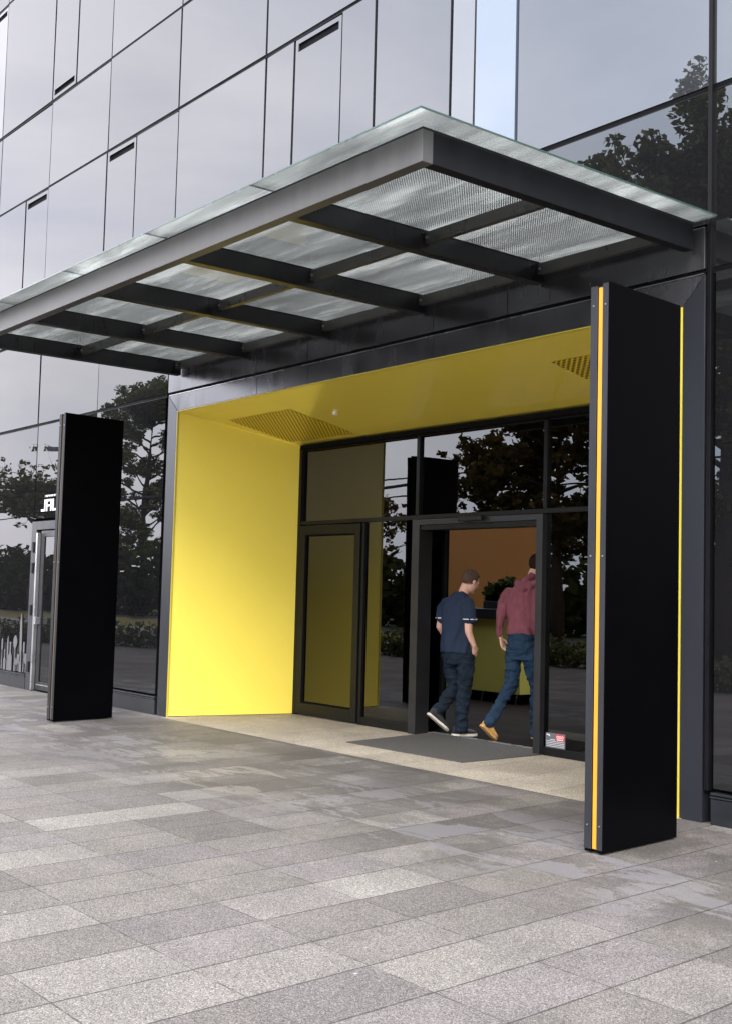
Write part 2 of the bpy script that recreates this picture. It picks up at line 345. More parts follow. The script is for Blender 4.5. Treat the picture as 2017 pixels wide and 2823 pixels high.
dpart('leaf_edge', (-17.405, -17.355, -.075, -.02, .02, 2.42), m_steel)
for z in (.28, 1.15, 1.80, 2.12): dpart('hinge', (-17.60, -17.545, -.06, -.03, z, z+.16), m_rubber, bevel=.004)
dpart('door_handle', (-17.30, -17.25, -.10, -.02, 1.02, 1.13), m_steel)
dpart('kick_strip', (-17.30, -16.3, -.028, -.02, .10, .115), m_steel, bevel=0)

# lettering on the glass over the side door
txt = empty('lettering', (-17.21, -.004, 2.85), 'white capital letters with a tiny line above, stuck on the glass over the side door', 'lettering')
def letters(parent, name, items):
    b = MB()
    for poly in items: b.prism(poly, -.012, -.006)
    return P(b.build(name, m_white), parent)
z0, z1 = 2.752, 2.935
J = [[(-17.42, z0), (-17.27, z0), (-17.27, z0+.035), (-17.42, z0+.035)], [(-17.305, z0+.035), (-17.27, z0+.035), (-17.27, z1), (-17.305, z1)]]
A = [[(-17.235, z0), (-17.195, z0), (-17.195, z1), (-17.235, z1)], [(-17.085, z0), (-17.045, z0), (-17.045, z1), (-17.085, z1)], [(-17.195, z1-.035), (-17.085, z1-.035), (-17.085, z1), (-17.195, z1)], [(-17.195, z0+.07), (-17.085, z0+.07), (-17.085, z0+.1), (-17.195, z0+.1)]]
letters(txt, 'letter', J); letters(txt, 'letter', A)
letters(txt, 'letter', [[(-17.01, z0), (-16.97, z0), (-16.97, z1), (-17.01, z1)], [(-16.97, z0), (-16.86, z0), (-16.86, z0+.035), (-16.97, z0+.035)]])
sm = []
for i in range(9):
    xx = -17.29+i*.045
    sm.append([(xx, 2.972), (xx+.008, 2.972), (xx+.008, 3.0), (xx, 3.0)]); sm.append([(xx+.008, 2.993), (xx+.034, 2.993), (xx+.034, 3.0), (xx+.008, 3.0)])
    if i % 2: sm.append([(xx+.020, 2.972), (xx+.028, 2.972), (xx+.028, 2.993), (xx+.020, 2.993)])
letters(txt, 'small_line', sm)

# cutlery and glassware silhouettes on the left pane
dec = empty('tableware_decal', (-18.2, -.004, .24), 'grey frosted silhouettes of knives, forks, a spoon, bottles and wine glasses on the leftmost pane', 'window decal')
def decal(name, prof, x, z0, z1, w, tilt=0.0):
    """prof = [(t, half width fraction)] from bottom to top"""
    l = [(x+tilt*(t)-h*w/2, z0+(z1-z0)*t) for t, h in prof]; r = [(x+tilt*(t)+h*w/2, z0+(z1-z0)*t) for t, h in prof]
    P(MB().prism(l+r[::-1], -.012, -.0065).build(name, m_grey), dec)
knife = [(0, 1), (.30, .75), (.34, .6), (.36, .9), (.60, 1.0), (.85, .8), (1, .15)]
spoon = [(0, .32), (.4, .12), (.62, .16), (.68, .6), (.80, 1), (.90, .85), (.97, .45), (1, .12)]
bottle = [(0, 1), (.42, 1), (.52, .85), (.62, .32), (.93, .28), (.94, .4), (1, .4)]
wine = [(0, .7), (.03, .15), (.42, .12), (.52, .75), (.68, 1), (1, .82)]
fork = [(0, .5), (.5, .22), (.62, .35), (.68, .9), (.95, .9), (1, .3)]
decal('knife', knife, -17.96, .246, 1.16, .085, -.03); decal('spoon', spoon, -18.19, .246, .813, .155)
decal('bottle', bottle, -18.38, .246, .70, .15); decal('wine_glass', wine, -18.037, .26, .52, .135)
decal('wine_glass', wine, -17.76, .256, .545, .14, .01); decal('knife', knife, -18.485, .25, .79, .05)
decal('fork', fork, -18.715, .25, .745, .06); decal('bottle', bottle, -18.60, .246, .573, .09); decal('fork', fork, -17.845, .25, .725, .06)
decal('knife', knife, -18.86, .25, .95, .06); decal('bottle', bottle, -19.02, .25, .68, .13); decal('wine_glass', wine, -19.24, .25, .56, .14); decal('spoon', spoon, -19.42, .25, .86, .14)
decal('wine_glass', wine, -18.12, .26, .45, .08)

# ------------------------------------------------------------------ portal
por = empty('entrance_portal', (-9.4, 0, 0), 'deep entrance portal lined with bright yellow panels inside an anthracite surround', 'entrance')
def pp(o): return P(o, por)
XL, XR, ZS = -13.27, -5.53, 3.884         # yellow opening at the facade plane
BX, BXR, BZ, BY = -12.90, -5.90, 3.575, 1.68
# mitred surround, slightly proud
j = MB()
def quadprism(pts, y0, y1): return MB().prism(pts, y0, y1)
pp(quadprism([(-13.52, 0), (XL-.004, 0), (XL-.004, ZS+.002), (-13.52, 4.112)], -.022, .10).build('jamb', m_jamb, None, .003))
pp(quadprism([(XR+.004, 0), (-5.325, 0), (-5.325, 4.102), (XR+.004, ZS+.002)], -.022, .10).build('jamb', m_jamb, None, .003))
hx = [-13.52, -11.45, -10.45, -8.40, -7.41, -5.325]
for i in range(5):
    a, b_ = hx[i]+(.004 if i else 0), hx[i+1]-(.004 if i < 4 else 0)
    lo_a = a if i else XL-.002; lo_b = b_ if i < 4 else XR+.002
    pts = [(lo_a, ZS+.008), (lo_b, ZS+.008), (b_, 4.108), (a, 4.108)]
    if i == 0: pts = [(XL-.002, ZS+.008), (b_, ZS+.008), (b_, 4.108), (-13.515, 4.108+.004)]
    if i == 4: pts = [(a, ZS+.008), (XR+.002, ZS+.008), (-5.33, 4.104), (a, 4.108)]
    pp(MB().prism(pts, -.020, .10).build('header_panel', m_header, None, .002))
    pp(MB().box(a, b_, -.030, .03, 4.145, 4.47).build('fascia_panel', m_header, None, .003))
for x in (-12.2, -10.15, -8.65, -7.10):   # welded cover plates
    pp(MB().box(x, x+.2, -.037, -.029, 4.17, 4.27).build('cover_plate', m_header, None, .002))
pp(MB().box(-13.52, -5.325, -.008, .06, 4.1135, 4.142).build('shadow_groove', m_slot))
pp(MB().box(-13.50, -5.34, -.026, .02, 4.1085, 4.113).build('edge_trim', m_steel))  # bright strip stands in for the highlight along the header's top edge
# thin bright yellow edge around the opening
pp(MB().box(XL-.003, XL+.006, -.026, .0, 0.0, ZS).box(XR-.013, XR+.003, -.026, .0, 0, ZS).box(XL+.006, XR-.013, -.026, 0, ZS-.006, ZS+.003).build('yellow_edge', m_yedge))
# side walls (splayed), ceiling (sloping)
def slab(pts, th, name, mat):
    """quad pts extruded along its own normal"""
    p = [Vector(q) for q in pts]; n = (p[1]-p[0]).cross(p[2]-p[0]).normalized()*th
    return pp(mesh_obj(name, p+[q+n for q in p], BF, mat))
zf = lambda y: ZS-(ZS-BZ)/BY*y
side = slab([(XL, 0.0, .012), (BX, BY, .012), (BX, BY, zf(BY)), (XL, 0, ZS)], -.03, 'side_wall', m_yellow)
side2 = slab([(XR, 0, .012), (BXR, BY, .012), (BXR, BY, zf(BY)), (XR, 0, ZS)], .03, 'side_wall', m_yellow)
ce = slab([(XL+.01, .0, ZS-.006), (XR-.01, .0, ZS-.006), (BXR-.01, BY, BZ-.006), (BX+.01, BY, BZ-.006)], .05, 'ceiling', m_yceil)
# perforated grilles lying in the sloping ceiling
mg, ntg = new_mat('perforated_yellow_metal')
tcg = N(ntg, 'ShaderNodeTexCoord'); mpg = N(ntg, 'ShaderNodeMapping'); mpg.inputs['Scale'].default_value = (1/.046,)*3; mpg.inputs['Rotation'].default_value = (0, 0, R(45))
L(ntg, tcg.outputs['Object'], mpg.inputs[0])
vg = N(ntg, 'ShaderNodeTexVoronoi', Scale=1.0, Randomness=0.0); vg.voronoi_dimensions = '2D'; L(ntg, mpg.outputs[0], vg.inputs['Vector'])
mk = N(ntg, 'ShaderNodeMath', operation='LESS_THAN'); L(ntg, vg.outputs['Distance'], mk.inputs[0]); mk.inputs[1].default_value = 0.36
mc = N(ntg, 'ShaderNodeMix', data_type='RGBA'); L(ntg, mk.outputs[0], mc.inputs[0]); mc.inputs[6].default_value = (0.86, 0.63, 0.045, 1); mc.inputs[7].default_value = (0.004, 0.004, 0.004, 1)
pg = N(ntg, 'ShaderNodeBsdfPrincipled', Roughness=0.35); L(ntg, mc.outputs[2], pg.inputs['Base Color']); finish(ntg, pg.outputs[0])
for (a, c) in ((-12.86, -11.52), (-7.36, -6.02)):
    pts = [Vector((a, .495, zf(.495)-.0095)), Vector((c, .495, zf(.495)-.0095)), Vector((c, 1.475, zf(1.475)-.0095)), Vector((a, 1.475, zf(1.475)-.0095))]
    o = mesh_obj('vent_grille', pts, [(3, 2, 1, 0)], mg); pp(o)
# small round detector in the ceiling
pp(MB().cyl((-11.02, .80, zf(.80)-.035), (-11.02, .80, zf(.80)), .03, 16).build('smoke_detector', m_white))

# ------------------------------------------------------------------ glazed screen with sliding doors
scr = empty('glazed_screen', (-9.4, 1.68, 0), 'black framed glass entrance screen with open sliding door at the back of the yellow portal', 'glass screen')
def sp(o): return P(o, scr)
y = 1.68
m_sfr = M('screen_frame', (0.006, 0.006, 0.0065), 0.45, var=0.15, spec=0.2)
fr = MB()
fr.box(-12.93, -12.85, y-.03, y+.12, 0, 3.54); fr.box(-5.98, -5.90, y-.03, y+.12, 0, 3.54)
fr.box(-12.85, -5.98, y-.03, y+.12, 3.49, 3.54)
fr.box(-11.545, -11.49, y-.015, y+.1, 0, 2.50)
fr.box(-10.545, -10.49, y-.015, y+.1, 2.56, 3.49); fr.box(-8.515, -8.465, y-.015, y+.1, 2.56, 3.49)
fr.box(-12.85, -5.98, y-.02, y+.1, 2.505, 2.555)
fr.box(-7.0, -6.95, y-.015, y+.1, 0, 2.50)
fr.box(-11.49, -10.56, y-.012, y+.09, 0, .10); fr.box(-8.484, -7.0, y-.012, y+.09, 0, .085); fr.box(-6.95, -5.98, y-.012, y+.09, 0, .085)
sp(fr.build('frame', m_sfr, None, .003))
sp(MB().box(-12.8, -6, y-.10, y-.03, 3.50, 3.56).build('head_channel', m_black))
def spane(x0, x1, z0, z1, name='window'):
    sp(MB().box(x0, x1, y+.02, y+.032, z0, z1).build(name, m_screen))
spane(-12.85, -10.545, 2.557, 3.489); spane(-10.489, -8.516, 2.557, 3.489); spane(-8.464, -5.981, 2.557, 3.489)
spane(-11.489, -10.561, .101, 2.504); spane(-8.484, -7.001, .086, 2.504); spane(-6.949, -5.981, .086, 2.504)
# hinged leaf on the left
hd = sp(empty('hinged_door', (-12.2, y, 0)))
def hp(name, bs, mat, bev=.003):
    b = MB()
    for q in bs: b.box(q[0]+12.2, q[1]+12.2, q[2]-y, q[3]-y, q[4], q[5])
    return b.build(name, mat, hd, bev)
hp('leaf_frame', [(-12.84, -12.72, y-.035, y+.05, .02, 2.49), (-11.67, -11.555, y-.035, y+.05, .02, 2.49), (-12.72, -11.67, y-.035, y+.05, 2.37, 2.49), (-12.72, -11.67, y-.035, y+.05, .02, .17)], m_sfr)
hp('glazing_bead', [(-12.718, -12.70, y-.02, y+.03, .173, 2.367), (-11.69, -11.672, y-.02, y+.03, .173, 2.367), (-12.70, -11.69, y-.02, y+.03, 2.349, 2.367), (-12.70, -11.69, y-.02, y+.03, .173, .191)], m_black)
hp('glass', [(-12.699, -11.691, y+.0, y+.012, .192, 2.348)], m_screen, 0)
# door opening portal frame (thick) and operator with sensor
of = MB().box(-10.555, -10.43, y-.05, y+.16, 0, 2.50).box(-8.575, -8.485, y-.05, y+.16, 0, 2.50).box(-10.43, -8.575, y-.05, y+.16, 2.435, 2.50)
m_of = M('door_frame_grey', (0.019, 0.019, 0.021), 0.36, metallic=0.2, var=0.12)
sp(of.build('door_frame', m_of, None, .004))
sp(MB().box(-10.42, -8.58, y-.035, y+.16, 2.375, 2.434).build('door_operator', m_sfr, None, .003))
sp(MB().box(-9.72, -9.34, y-.11, y-.052, 2.455, 2.51).build('door_sensor', m_rubber, None, .01))
for (a, c) in ((-10.42, -10.04), (-8.88, -8.58)):   # sliding leaves parked behind the fixed parts
    lx = sp(empty('sliding_door', ((a+c)/2-.52*(a < -9), y+.50, 0))); w = (c-a)/2
    MB().box(-w, -w+.05, -.02, .02, .02, 2.36).box(w-.05, w, -.02, .02, .02, 2.36).box(-w+.05, w-.05, -.02, .02, 2.29, 2.36).box(-w+.05, w-.05, -.02, .02, .02, .12).build('leaf_frame', m_sfr, lx, .002)
    MB().box(-w+.05, w-.05, -.005, .005, .12, 2.29).build('glass', m_screen, lx)
    if a > -9: lx.location.x = -8.30+9.4
sp(MB().box(-10.43, -8.565, y+.205, y+.26, .004, .02).build('threshold', m_steel))
# black brush seal with little clips at the left edge
seal = MB().box(-12.965, -12.932, y-.04, y+.05, 0, 3.54)
sp(seal.build('edge_seal', m_rubber))
clips = MB()
for i in range(86): clips.box(-12.957, -12.94, y-.046, y-.041, .04+i*.04, .058+i*.04)
sp(clips.build('seal_clips', m_yedge))

# sticker with notice and red logo
stk = empty('notice_sticker', (-8.32, y+.015, .11), 'small grey notice sticker with a red patch low on the glass beside the door', 'sticker')
def sk(o): return P(o, stk)
ys = y+.0195
sk(MB().box(-8.455, -8.19, ys-.003, ys-.0005, .088, .238).build('sheet', m_stick))
sk(MB().box(-8.315, -8.20, ys-.005, ys-.0032, .165, .228).build('red_field', m_red))
rg = MB()
for cx in (-8.290, -8.2575, -8.225):
    n = 14
    for i in range(n):
        a, b_ = 2*math.pi*i/n, 2*math.pi*(i+1)/n
        q = [(cx+r*math.cos(t), .203+r*math.sin(t)) for r, t in ((.015, a), (.015, b_), (.009, b_), (.009, a))]
        rg.prism(q, ys-.0065, ys-.0052)
rg.box(-8.300, -8.215, ys-.0065, ys-.0052, .172, .181)
sk(rg.build('ring_mark', m_white))
ln = MB()
for z in (.102, .119, .136, .153): ln.box(-8.445, -8.20, ys-.0045, ys-.0032, z, z+.004)
ln.box(-8.39, -8.325, ys-.0045, ys-.0032, .168, .174); ln.prism([(-8.45, .215), (-8.43, .228), (-8.40, .222), (-8.395, .208), (-8.41, .200), (-8.415, .212)], ys-.0045, ys-.0032)
sk(ln.build('print_lines', m_white))

# ------------------------------------------------------------------ lobby interior
m_orange = M('orange_wall', (0.32, 0.135, 0.028), 0.8, var=0.06, vscale=1)
m_ifloor = M('lobby_floor', (0.007, 0.005, 0.0035), 0.8, spec=0.05, var=0.2, vscale=2)
m_idark = M('lobby_dark_wall', (0.03, 0.025, 0.022), 0.8)
P(MB().box(-20, -4.5, 1.96, 9.4, -.1, .002).build('lobby_floor', m_ifloor), bld)
P(MB().box(-18.6, -4.6, 7.3, 7.5, .002, 3.4).build('lobby_rear_wall', m_orange), bld)
P(MB().box(-18.8, -18.6, 1.0, 7.5, .002, 3.4).box(-4.6, -4.4, .5, 7.5, .002, 3.4).build('lobby_side_wall', m_idark), bld)
P(MB().box(-18.6, -4.6, 2.0, 3.1, 3.4, 3.5).build('lobby_ceiling', m_idark), bld)  # front strip only; the invented opening behind it lets sky light into the lobby
P(MB().box(-18.6, -12.97, 1.80, 1.95, .002, 3.9).box(-5.88, -4.6, 1.8, 1.95, .002, 3.9).box(-12.97, -5.88, 1.80, 1.95, 3.56, 4.0).build('lobby_front_wall', m_idark), bld)

P(MB().box(-12.9, -10.72, 2.30, 2.38, .002, 3.4).build('vestibule_wall', m_black), bld)  # added black sheet, stands in for the lobby's darkness behind the parked leaf
desk = empty('reception_desk', (-13.6, 5.6, 0), 'yellow green reception desk with black top floating above a dark plinth in the lobby', 'desk')
m_desk = M('desk_panel', (0.44, 0.41, 0.085), 0.5, var=0.04)
P(MB().box(-15.2, -12.48, 5.5, 6.35, .16, 1.28).build('desk_panel', m_desk, None, .004), desk)
P(MB().box(-15.1, -12.60, 5.62, 6.25, .002, .16).build('plinth', m_black), desk)
P(MB().box(-15.25, -12.86, 5.46, 5.95, 1.28, 1.43).build('counter_top', m_rubber, None, .006), desk)
def leaves(name, mat, parent, gens, size, n, up=0.3, seed=1, aspect=1.6):
    """many separate leaf faces scattered through blobs: gens = [(cx,cy,cz,rx,ry,rz)]"""
    g = np.random.default_rng(seed)
    gens = np.array(gens, float); w = (gens[:, 3]*gens[:, 4]*gens[:, 5])**.8; w /= w.sum()
    idx = g.choice(len(gens), n, p=w)
    d = g.normal(size=(n, 3)); d /= np.linalg.norm(d, axis=1)[:, None]
    r = g.random(n)**.42
    c = gens[idx, :3]+d*r[:, None]*gens[idx, 3:]
    a = g.normal(size=(n, 3)); a[:, 2] *= .6; a /= np.linalg.norm(a, axis=1)[:, None]
    b = g.normal(size=(n, 3)); b -= (b*a).sum(1)[:, None]*a; b /= np.linalg.norm(b, axis=1)[:, None]
    s = size*(.6+.8*g.random(n))[:, None]
    v = np.stack([c-a*s*aspect/2, c+b*s/2, c+a*s*aspect/2, c-b*s/2], 1).reshape(-1, 3)
    me = bpy.data.meshes.new(name); me.vertices.add(4*n); me.vertices.foreach_set('co', v.ravel())
    me.loops.add(4*n); me.loops.foreach_set('vertex_index', np.arange(4*n)); me.polygons.add(n); me.polygons.foreach_set('loop_start', np.arange(0, 4*n, 4))
    me.update(); me.materials.append(mat)
    o = bpy.data.objects.new(name, me); COL.objects.link(o); o.parent = parent; return o
def leaf_mat(name, c1, c2):
    mt, nt = new_mat(name)
    g = N(nt, 'ShaderNodeNewGeometry'); c = ramp(nt, g.outputs['Random Per Island'], [(0, c1), (0.8, c2), (1, [q*1.5 for q in c2])])
    d = N(nt, 'ShaderNodeBsdfDiffuse'); L(nt, c, d.inputs[0]); t = N(nt, 'ShaderNodeBsdfTranslucent'); L(nt, c, t.inputs[0])
    mx = N(nt, 'ShaderNodeMixShader'); mx.inputs[0].default_value = .3; L(nt, d.outputs[0], mx.inputs[1]); L(nt, t.outputs[0], mx.inputs[2])
    finish(nt, mx.outputs[0]); return mt
m_leaf = leaf_mat('leaf_green', (0.07, 0.085, 0.03), (0.14, 0.15, 0.065))
m_leaf2 = leaf_mat('leaf_rust', (0.05, 0.062, 0.02), (0.13, 0.085, 0.03))
m_leafd = leaf_mat('leaf_dark', (0.026, 0.034, 0.013), (0.06, 0.066, 0.027))
m_bark = M('bark', (0.06, 0.045, 0.032), 0.9, var=0.3, vscale=8, bump=0.02, bscale=12)
pl = empty('planter', (-13.05, 5.75, 1.43), 'dark leafy pot plant standing on the reception counter', 'plant')
P(MB().box(-13.38, -12.92, 5.58, 5.88, 1.431, 1.55).build('planter_box', m_rubber, None, .006), pl)
leaves('foliage', leaf_mat('pot_plant_leaf', (0.008, 0.011, 0.004), (0.022, 0.028, 0.010)), pl, [(-.25, 0, .25, .22, .15, .16), (.05, 0, .32, .25, .15, .2), (.3, 0, .22, .2, .14, .14)], .07, 650, seed=4)
for lx_ in (-15.0, -13.35, -12.62):
    P(MB().cyl((lx_, 5.56, .003), (lx_+.03, 5.56, .16), .012, 8).build('desk_leg', m_steel, None), desk)

# ------------------------------------------------------------------ door mat
mat_o = empty('door_mat', (-9.4, 1.05, 0), 'grey ribbed entrance mat let into the paving before the sliding door', 'mat')
m_mat = M('mat_fibre', (0.085, 0.081, 0.077), 0.95, var=0.35, vscale=60, bump=0.004, bscale=150, spec=0.1)
def poly3(pts, z0, z1, name, mt, parent):
    n = len(pts); vs = [(x, yy, z0) for x, yy in pts]+[(x, yy, z1) for x, yy in pts]
    return P(mesh_obj(name, vs, [tuple(range(n-1, -1, -1)), tuple(range(n, 2*n))]+[(i, (i+1) % n, n+(i+1) % n, n+i) for i in range(n)], mt), parent)
poly3([(-10.21, .455), (-8.45, .515), (-8.47, 1.93), (-10.43, 1.93)], .005, .013, 'mat_pile', m_mat, mat_o)

# ------------------------------------------------------------------ pillars
def pillar(x, y, rz, label, amber, D=.872):
    p = empty('entrance_pillar', (x, y, 0), label, 'pillar', 'freestanding black pillars at the portal corners', rz)
    H = 3.70
    MB().box(-.042, 0, 0, D, .012, H).build('panel', m_pillar, p, .003)
    MB().box(-.141, -.085, 0.004, D, .012, H-.012).build('panel', m_pillar, p, .003)
    MB().box(-.043, -.001, -.006, -.0005, .03, H-.01).build('edge_plate', m_pedge, p, .001)
    MB().box(-.140, -.086, -.002, .0035, .03, H-.02).build('edge_plate', m_pedge, p, .001)
    MB().box(-.0845, -.0425, .010, .035, .03, H-.03).build('light_strip', amber, p)  # plain coloured strip filling the slot between the panels
    MB().box(-.0845, -.0425, .036, D-.02, .02, H-.03).build('core', m_black, p)
    MB().box(-.0845, -.0425, .01, D-.03, H-.028, H-.022).build('cap', m_pedge, p)
    b = MB()
    for z in (.18, 1.9, 3.55):
        for xx in (-.021, -.114): b.cyl((xx, -.010, z), (xx, -.004, z), .0055, 10)
    b.build('screws', m_steel, p)
    return p
pillar(-4.985, -1.545, math.atan2(.076, .866), 'tall black double panel pillar with an amber strip in its front slot, at the right of the entrance', m_amber)
m_dim = M('amber_dim_strip', (0.16, 0.12, 0.07), 0.5)
pillar(-13.315, -1.515, math.atan2(.115, .854), 'tall plain black panel pillar standing left of the yellow portal', m_dim, .83)

# ------------------------------------------------------------------ canopy
can = empty('glass_canopy', (-9.4, 0, 4.3), 'flat glass entrance canopy on dark steel beams projecting over the pavement', 'canopy')
def cp(o): return P(o, can)
CT = 4.495; XO = -5.39
cb_x = [-5.39, -6.94, -8.48, -10.035, -11.60, -13.15]
cp(MB().box(-13.45, XO, -2.835, -2.745, 4.288, CT).build('front_fascia', m_fascia, None, .004))
cp(MB().box(XO-.085, XO-.0005, -2.744, -.085, 4.288, CT).build('end_beam', m_endb, None, .004))
cp(MB().box(XO-.03, XO+.002, -2.838, -2.80, 4.290, CT-.002).build('corner_plate', m_beam)) if False else None
for i, x in enumerate(cb_x[1:]):
    cp(MB().box(x-.10, x, -2.744, -.06, 4.33, CT-.004).build('beam', m_beam, None, .004))
cp(MB().box(-13.45, -13.36, -2.744, -.085, 4.288, CT).build('end_beam', m_beam, None, .004)) if False else None
m_purl = M('purlin_steel', (0.075, 0.073, 0.07), 0.32, metallic=0.4, var=0.2)
for i in range(5):
    xr = cb_x[i]-(.087 if i == 0 else .101); xl = cb_x[i+1]+.001
    for yy in (-1.44, -.15):
        q = cp(MB().box(xl, xr, yy, yy+.055, 4.395, CT-.006).build('purlin', m_purl, None, .003))
        MB().cyl((xl+.03, yy-.014, 4.44), (xl+.03, yy+.0, 4.44), .013, 6).build('bolt', m_steel, q)
# rubber gaskets between steel and glass
gk = MB().box(-13.45, XO-.004, -2.83, -2.75, CT+.001, CT+.016).box(XO-.08, XO-.004, -2.745, -.06, CT+.001, CT+.016)
for x in cb_x[1:]: gk.box(x-.09, x-.01, -2.745, -.06, CT-.003, CT+.016)
cp(gk.build('gasket', m_rubber))
cp(MB().box(-7.045, -7.035, -3.018, -.06, CT+.019, CT+.031).box(-8.615, -8.605, -3.018, -.06, CT+.019, CT+.031).box(-10.185, -10.175, -3.018, -.06, CT+.019, CT+.031).box(-11.785, -11.775, -3.018, -.06, CT+.019, CT+.031).build('joint_seal', m_rubber))
# fritted glass panels
mt, nt = new_mat('fritted_glass')
t = N(nt, 'ShaderNodeTexCoord'); mp = N(nt, 'ShaderNodeMapping'); mp.inputs['Scale'].default_value = (1/.0165,)*3; mp.inputs['Rotation'].default_value = (0, 0, R(45)); L(nt, t.outputs['Object'], mp.inputs[0])
v = N(nt, 'ShaderNodeTexVoronoi', Scale=1.0, Randomness=0.0); v.voronoi_dimensions = '2D'; L(nt, mp.outputs[0], v.inputs['Vector'])
dot = N(nt, 'ShaderNodeMath', operation='LESS_THAN'); L(nt, v.outputs['Distance'], dot.inputs[0]); dot.inputs[1].default_value = 0.37
tr = N(nt, 'ShaderNodeBsdfTransparent'); tr.inputs[0].default_value = (.93, .965, .955, 1)
gl = N(nt, 'ShaderNodeBsdfGlossy', Roughness=0.02)
fr_ = N(nt, 'ShaderNodeFresnel', IOR=1.52)
g1 = N(nt, 'ShaderNodeMixShader'); L(nt, fr_.outputs[0], g1.inputs[0]); L(nt, tr.outputs[0], g1.inputs[1]); L(nt, gl.outputs[0], g1.inputs[2])
dz = N(nt, 'ShaderNodeTexNoise', Scale=1.5, Detail=9.0, Roughness=0.7, Distortion=0.35); mp2 = N(nt, 'ShaderNodeMapping'); mp2.inputs['Scale'].default_value = (0.35, 3.2, 1); mp2.inputs['Rotation'].default_value = (0, 0, .12)
L(nt, t.outputs['Object'], mp2.inputs[0]); L(nt, mp2.outputs[0], dz.inputs['Vector'])
dirt = ramp(nt, dz.outputs[0], [(0.38, 0.07), (0.52, 0.20), (0.68, 0.60)])
tl = N(nt, 'ShaderNodeBsdfTranslucent'); tl.inputs[0].default_value = (.86, .87, .83, 1); df = N(nt, 'ShaderNodeBsdfDiffuse'); df.inputs[0].default_value = (.30, .32, .30, 1)
td = N(nt, 'ShaderNodeMixShader'); td.inputs[0].default_value = .12; L(nt, tl.outputs[0], td.inputs[1]); L(nt, df.outputs[0], td.inputs[2])
dm = N(nt, 'ShaderNodeMath', operation='MULTIPLY'); L(nt, dirt, dm.inputs[0]); m1 = N(nt, 'ShaderNodeMixShader'); L(nt, dm.outputs[0], m1.inputs[0]); L(nt, g1.outputs[0], m1.inputs[1]); L(nt, td.outputs[0], m1.inputs[2])
dk = N(nt, 'ShaderNodeBsdfDiffuse'); dk.inputs[0].default_value = (.15, .155, .16, 1)
sep = N(nt, 'ShaderNodeSeparateXYZ'); L(nt, t.outputs['Object'], sep.inputs[0])
m2 = N(nt, 'ShaderNodeMixShader'); ml = N(nt, 'ShaderNodeMath', operation='MULTIPLY'); L(nt, dot.outputs[0], ml.inputs[0])
# the frit stops at the steel: the overhanging rim is clear
rx = N(nt, 'ShaderNodeMath', operation='LESS_THAN'); L(nt, sep.outputs[0], rx.inputs[0]); rx.inputs[1].default_value = XO-.03
ry = N(nt, 'ShaderNodeMath', operation='GREATER_THAN'); L(nt, sep.outputs[1], ry.inputs[0]); ry.inputs[1].default_value = -2.80
rm = N(nt, 'ShaderNodeMath', operation='MULTIPLY'); L(nt, rx.outputs[0], rm.inputs[0]); L(nt, ry.outputs[0], rm.inputs[1])
dma = N(nt, 'ShaderNodeMath', operation='MULTIPLY_ADD'); L(nt, rm.outputs[0], dma.inputs[0]); dma.inputs[1].default_value = 0.45; dma.inputs[2].default_value = 0.55; L(nt, dma.outputs[0], dm.inputs[1])
rm2 = N(nt, 'ShaderNodeMath', operation='MULTIPLY'); L(nt, rm.outputs[0], rm2.inputs[0]); rm2.inputs[1].default_value = 0.80
L(nt, rm2.outputs[0], ml.inputs[1]); L(nt, ml.outputs[0], m2.inputs[0]); L(nt, m1.outputs[0], m2.inputs[1]); L(nt, dk.outputs[0], m2.inputs[2])
finish(nt, m2.outputs[0]); m_frit = mt
m_gedge = M('glass_edge_green', (0.035, 0.075, 0.065), 0.25, var=0.1)
gx = [-5.20, -7.04, -8.61, -10.18, -11.78, -13.45]
for i in range(5):
    a, c = gx[i+1]+(.006 if i < 4 else 0), gx[i]-(.006 if i else 0)
    g = cp(MB().box(a, c, -3.02, -.06, CT+.018, CT+.032).build('glass_panel', m_frit))
    e = MB().box(a, c, -3.024, -3.0201, CT+.019, CT+.031)
    if i == 0: e.box(c+.0001, c+.004, -3.024, -.06, CT+.019, CT+.031)
    e.build('glass_edge', m_gedge, g)

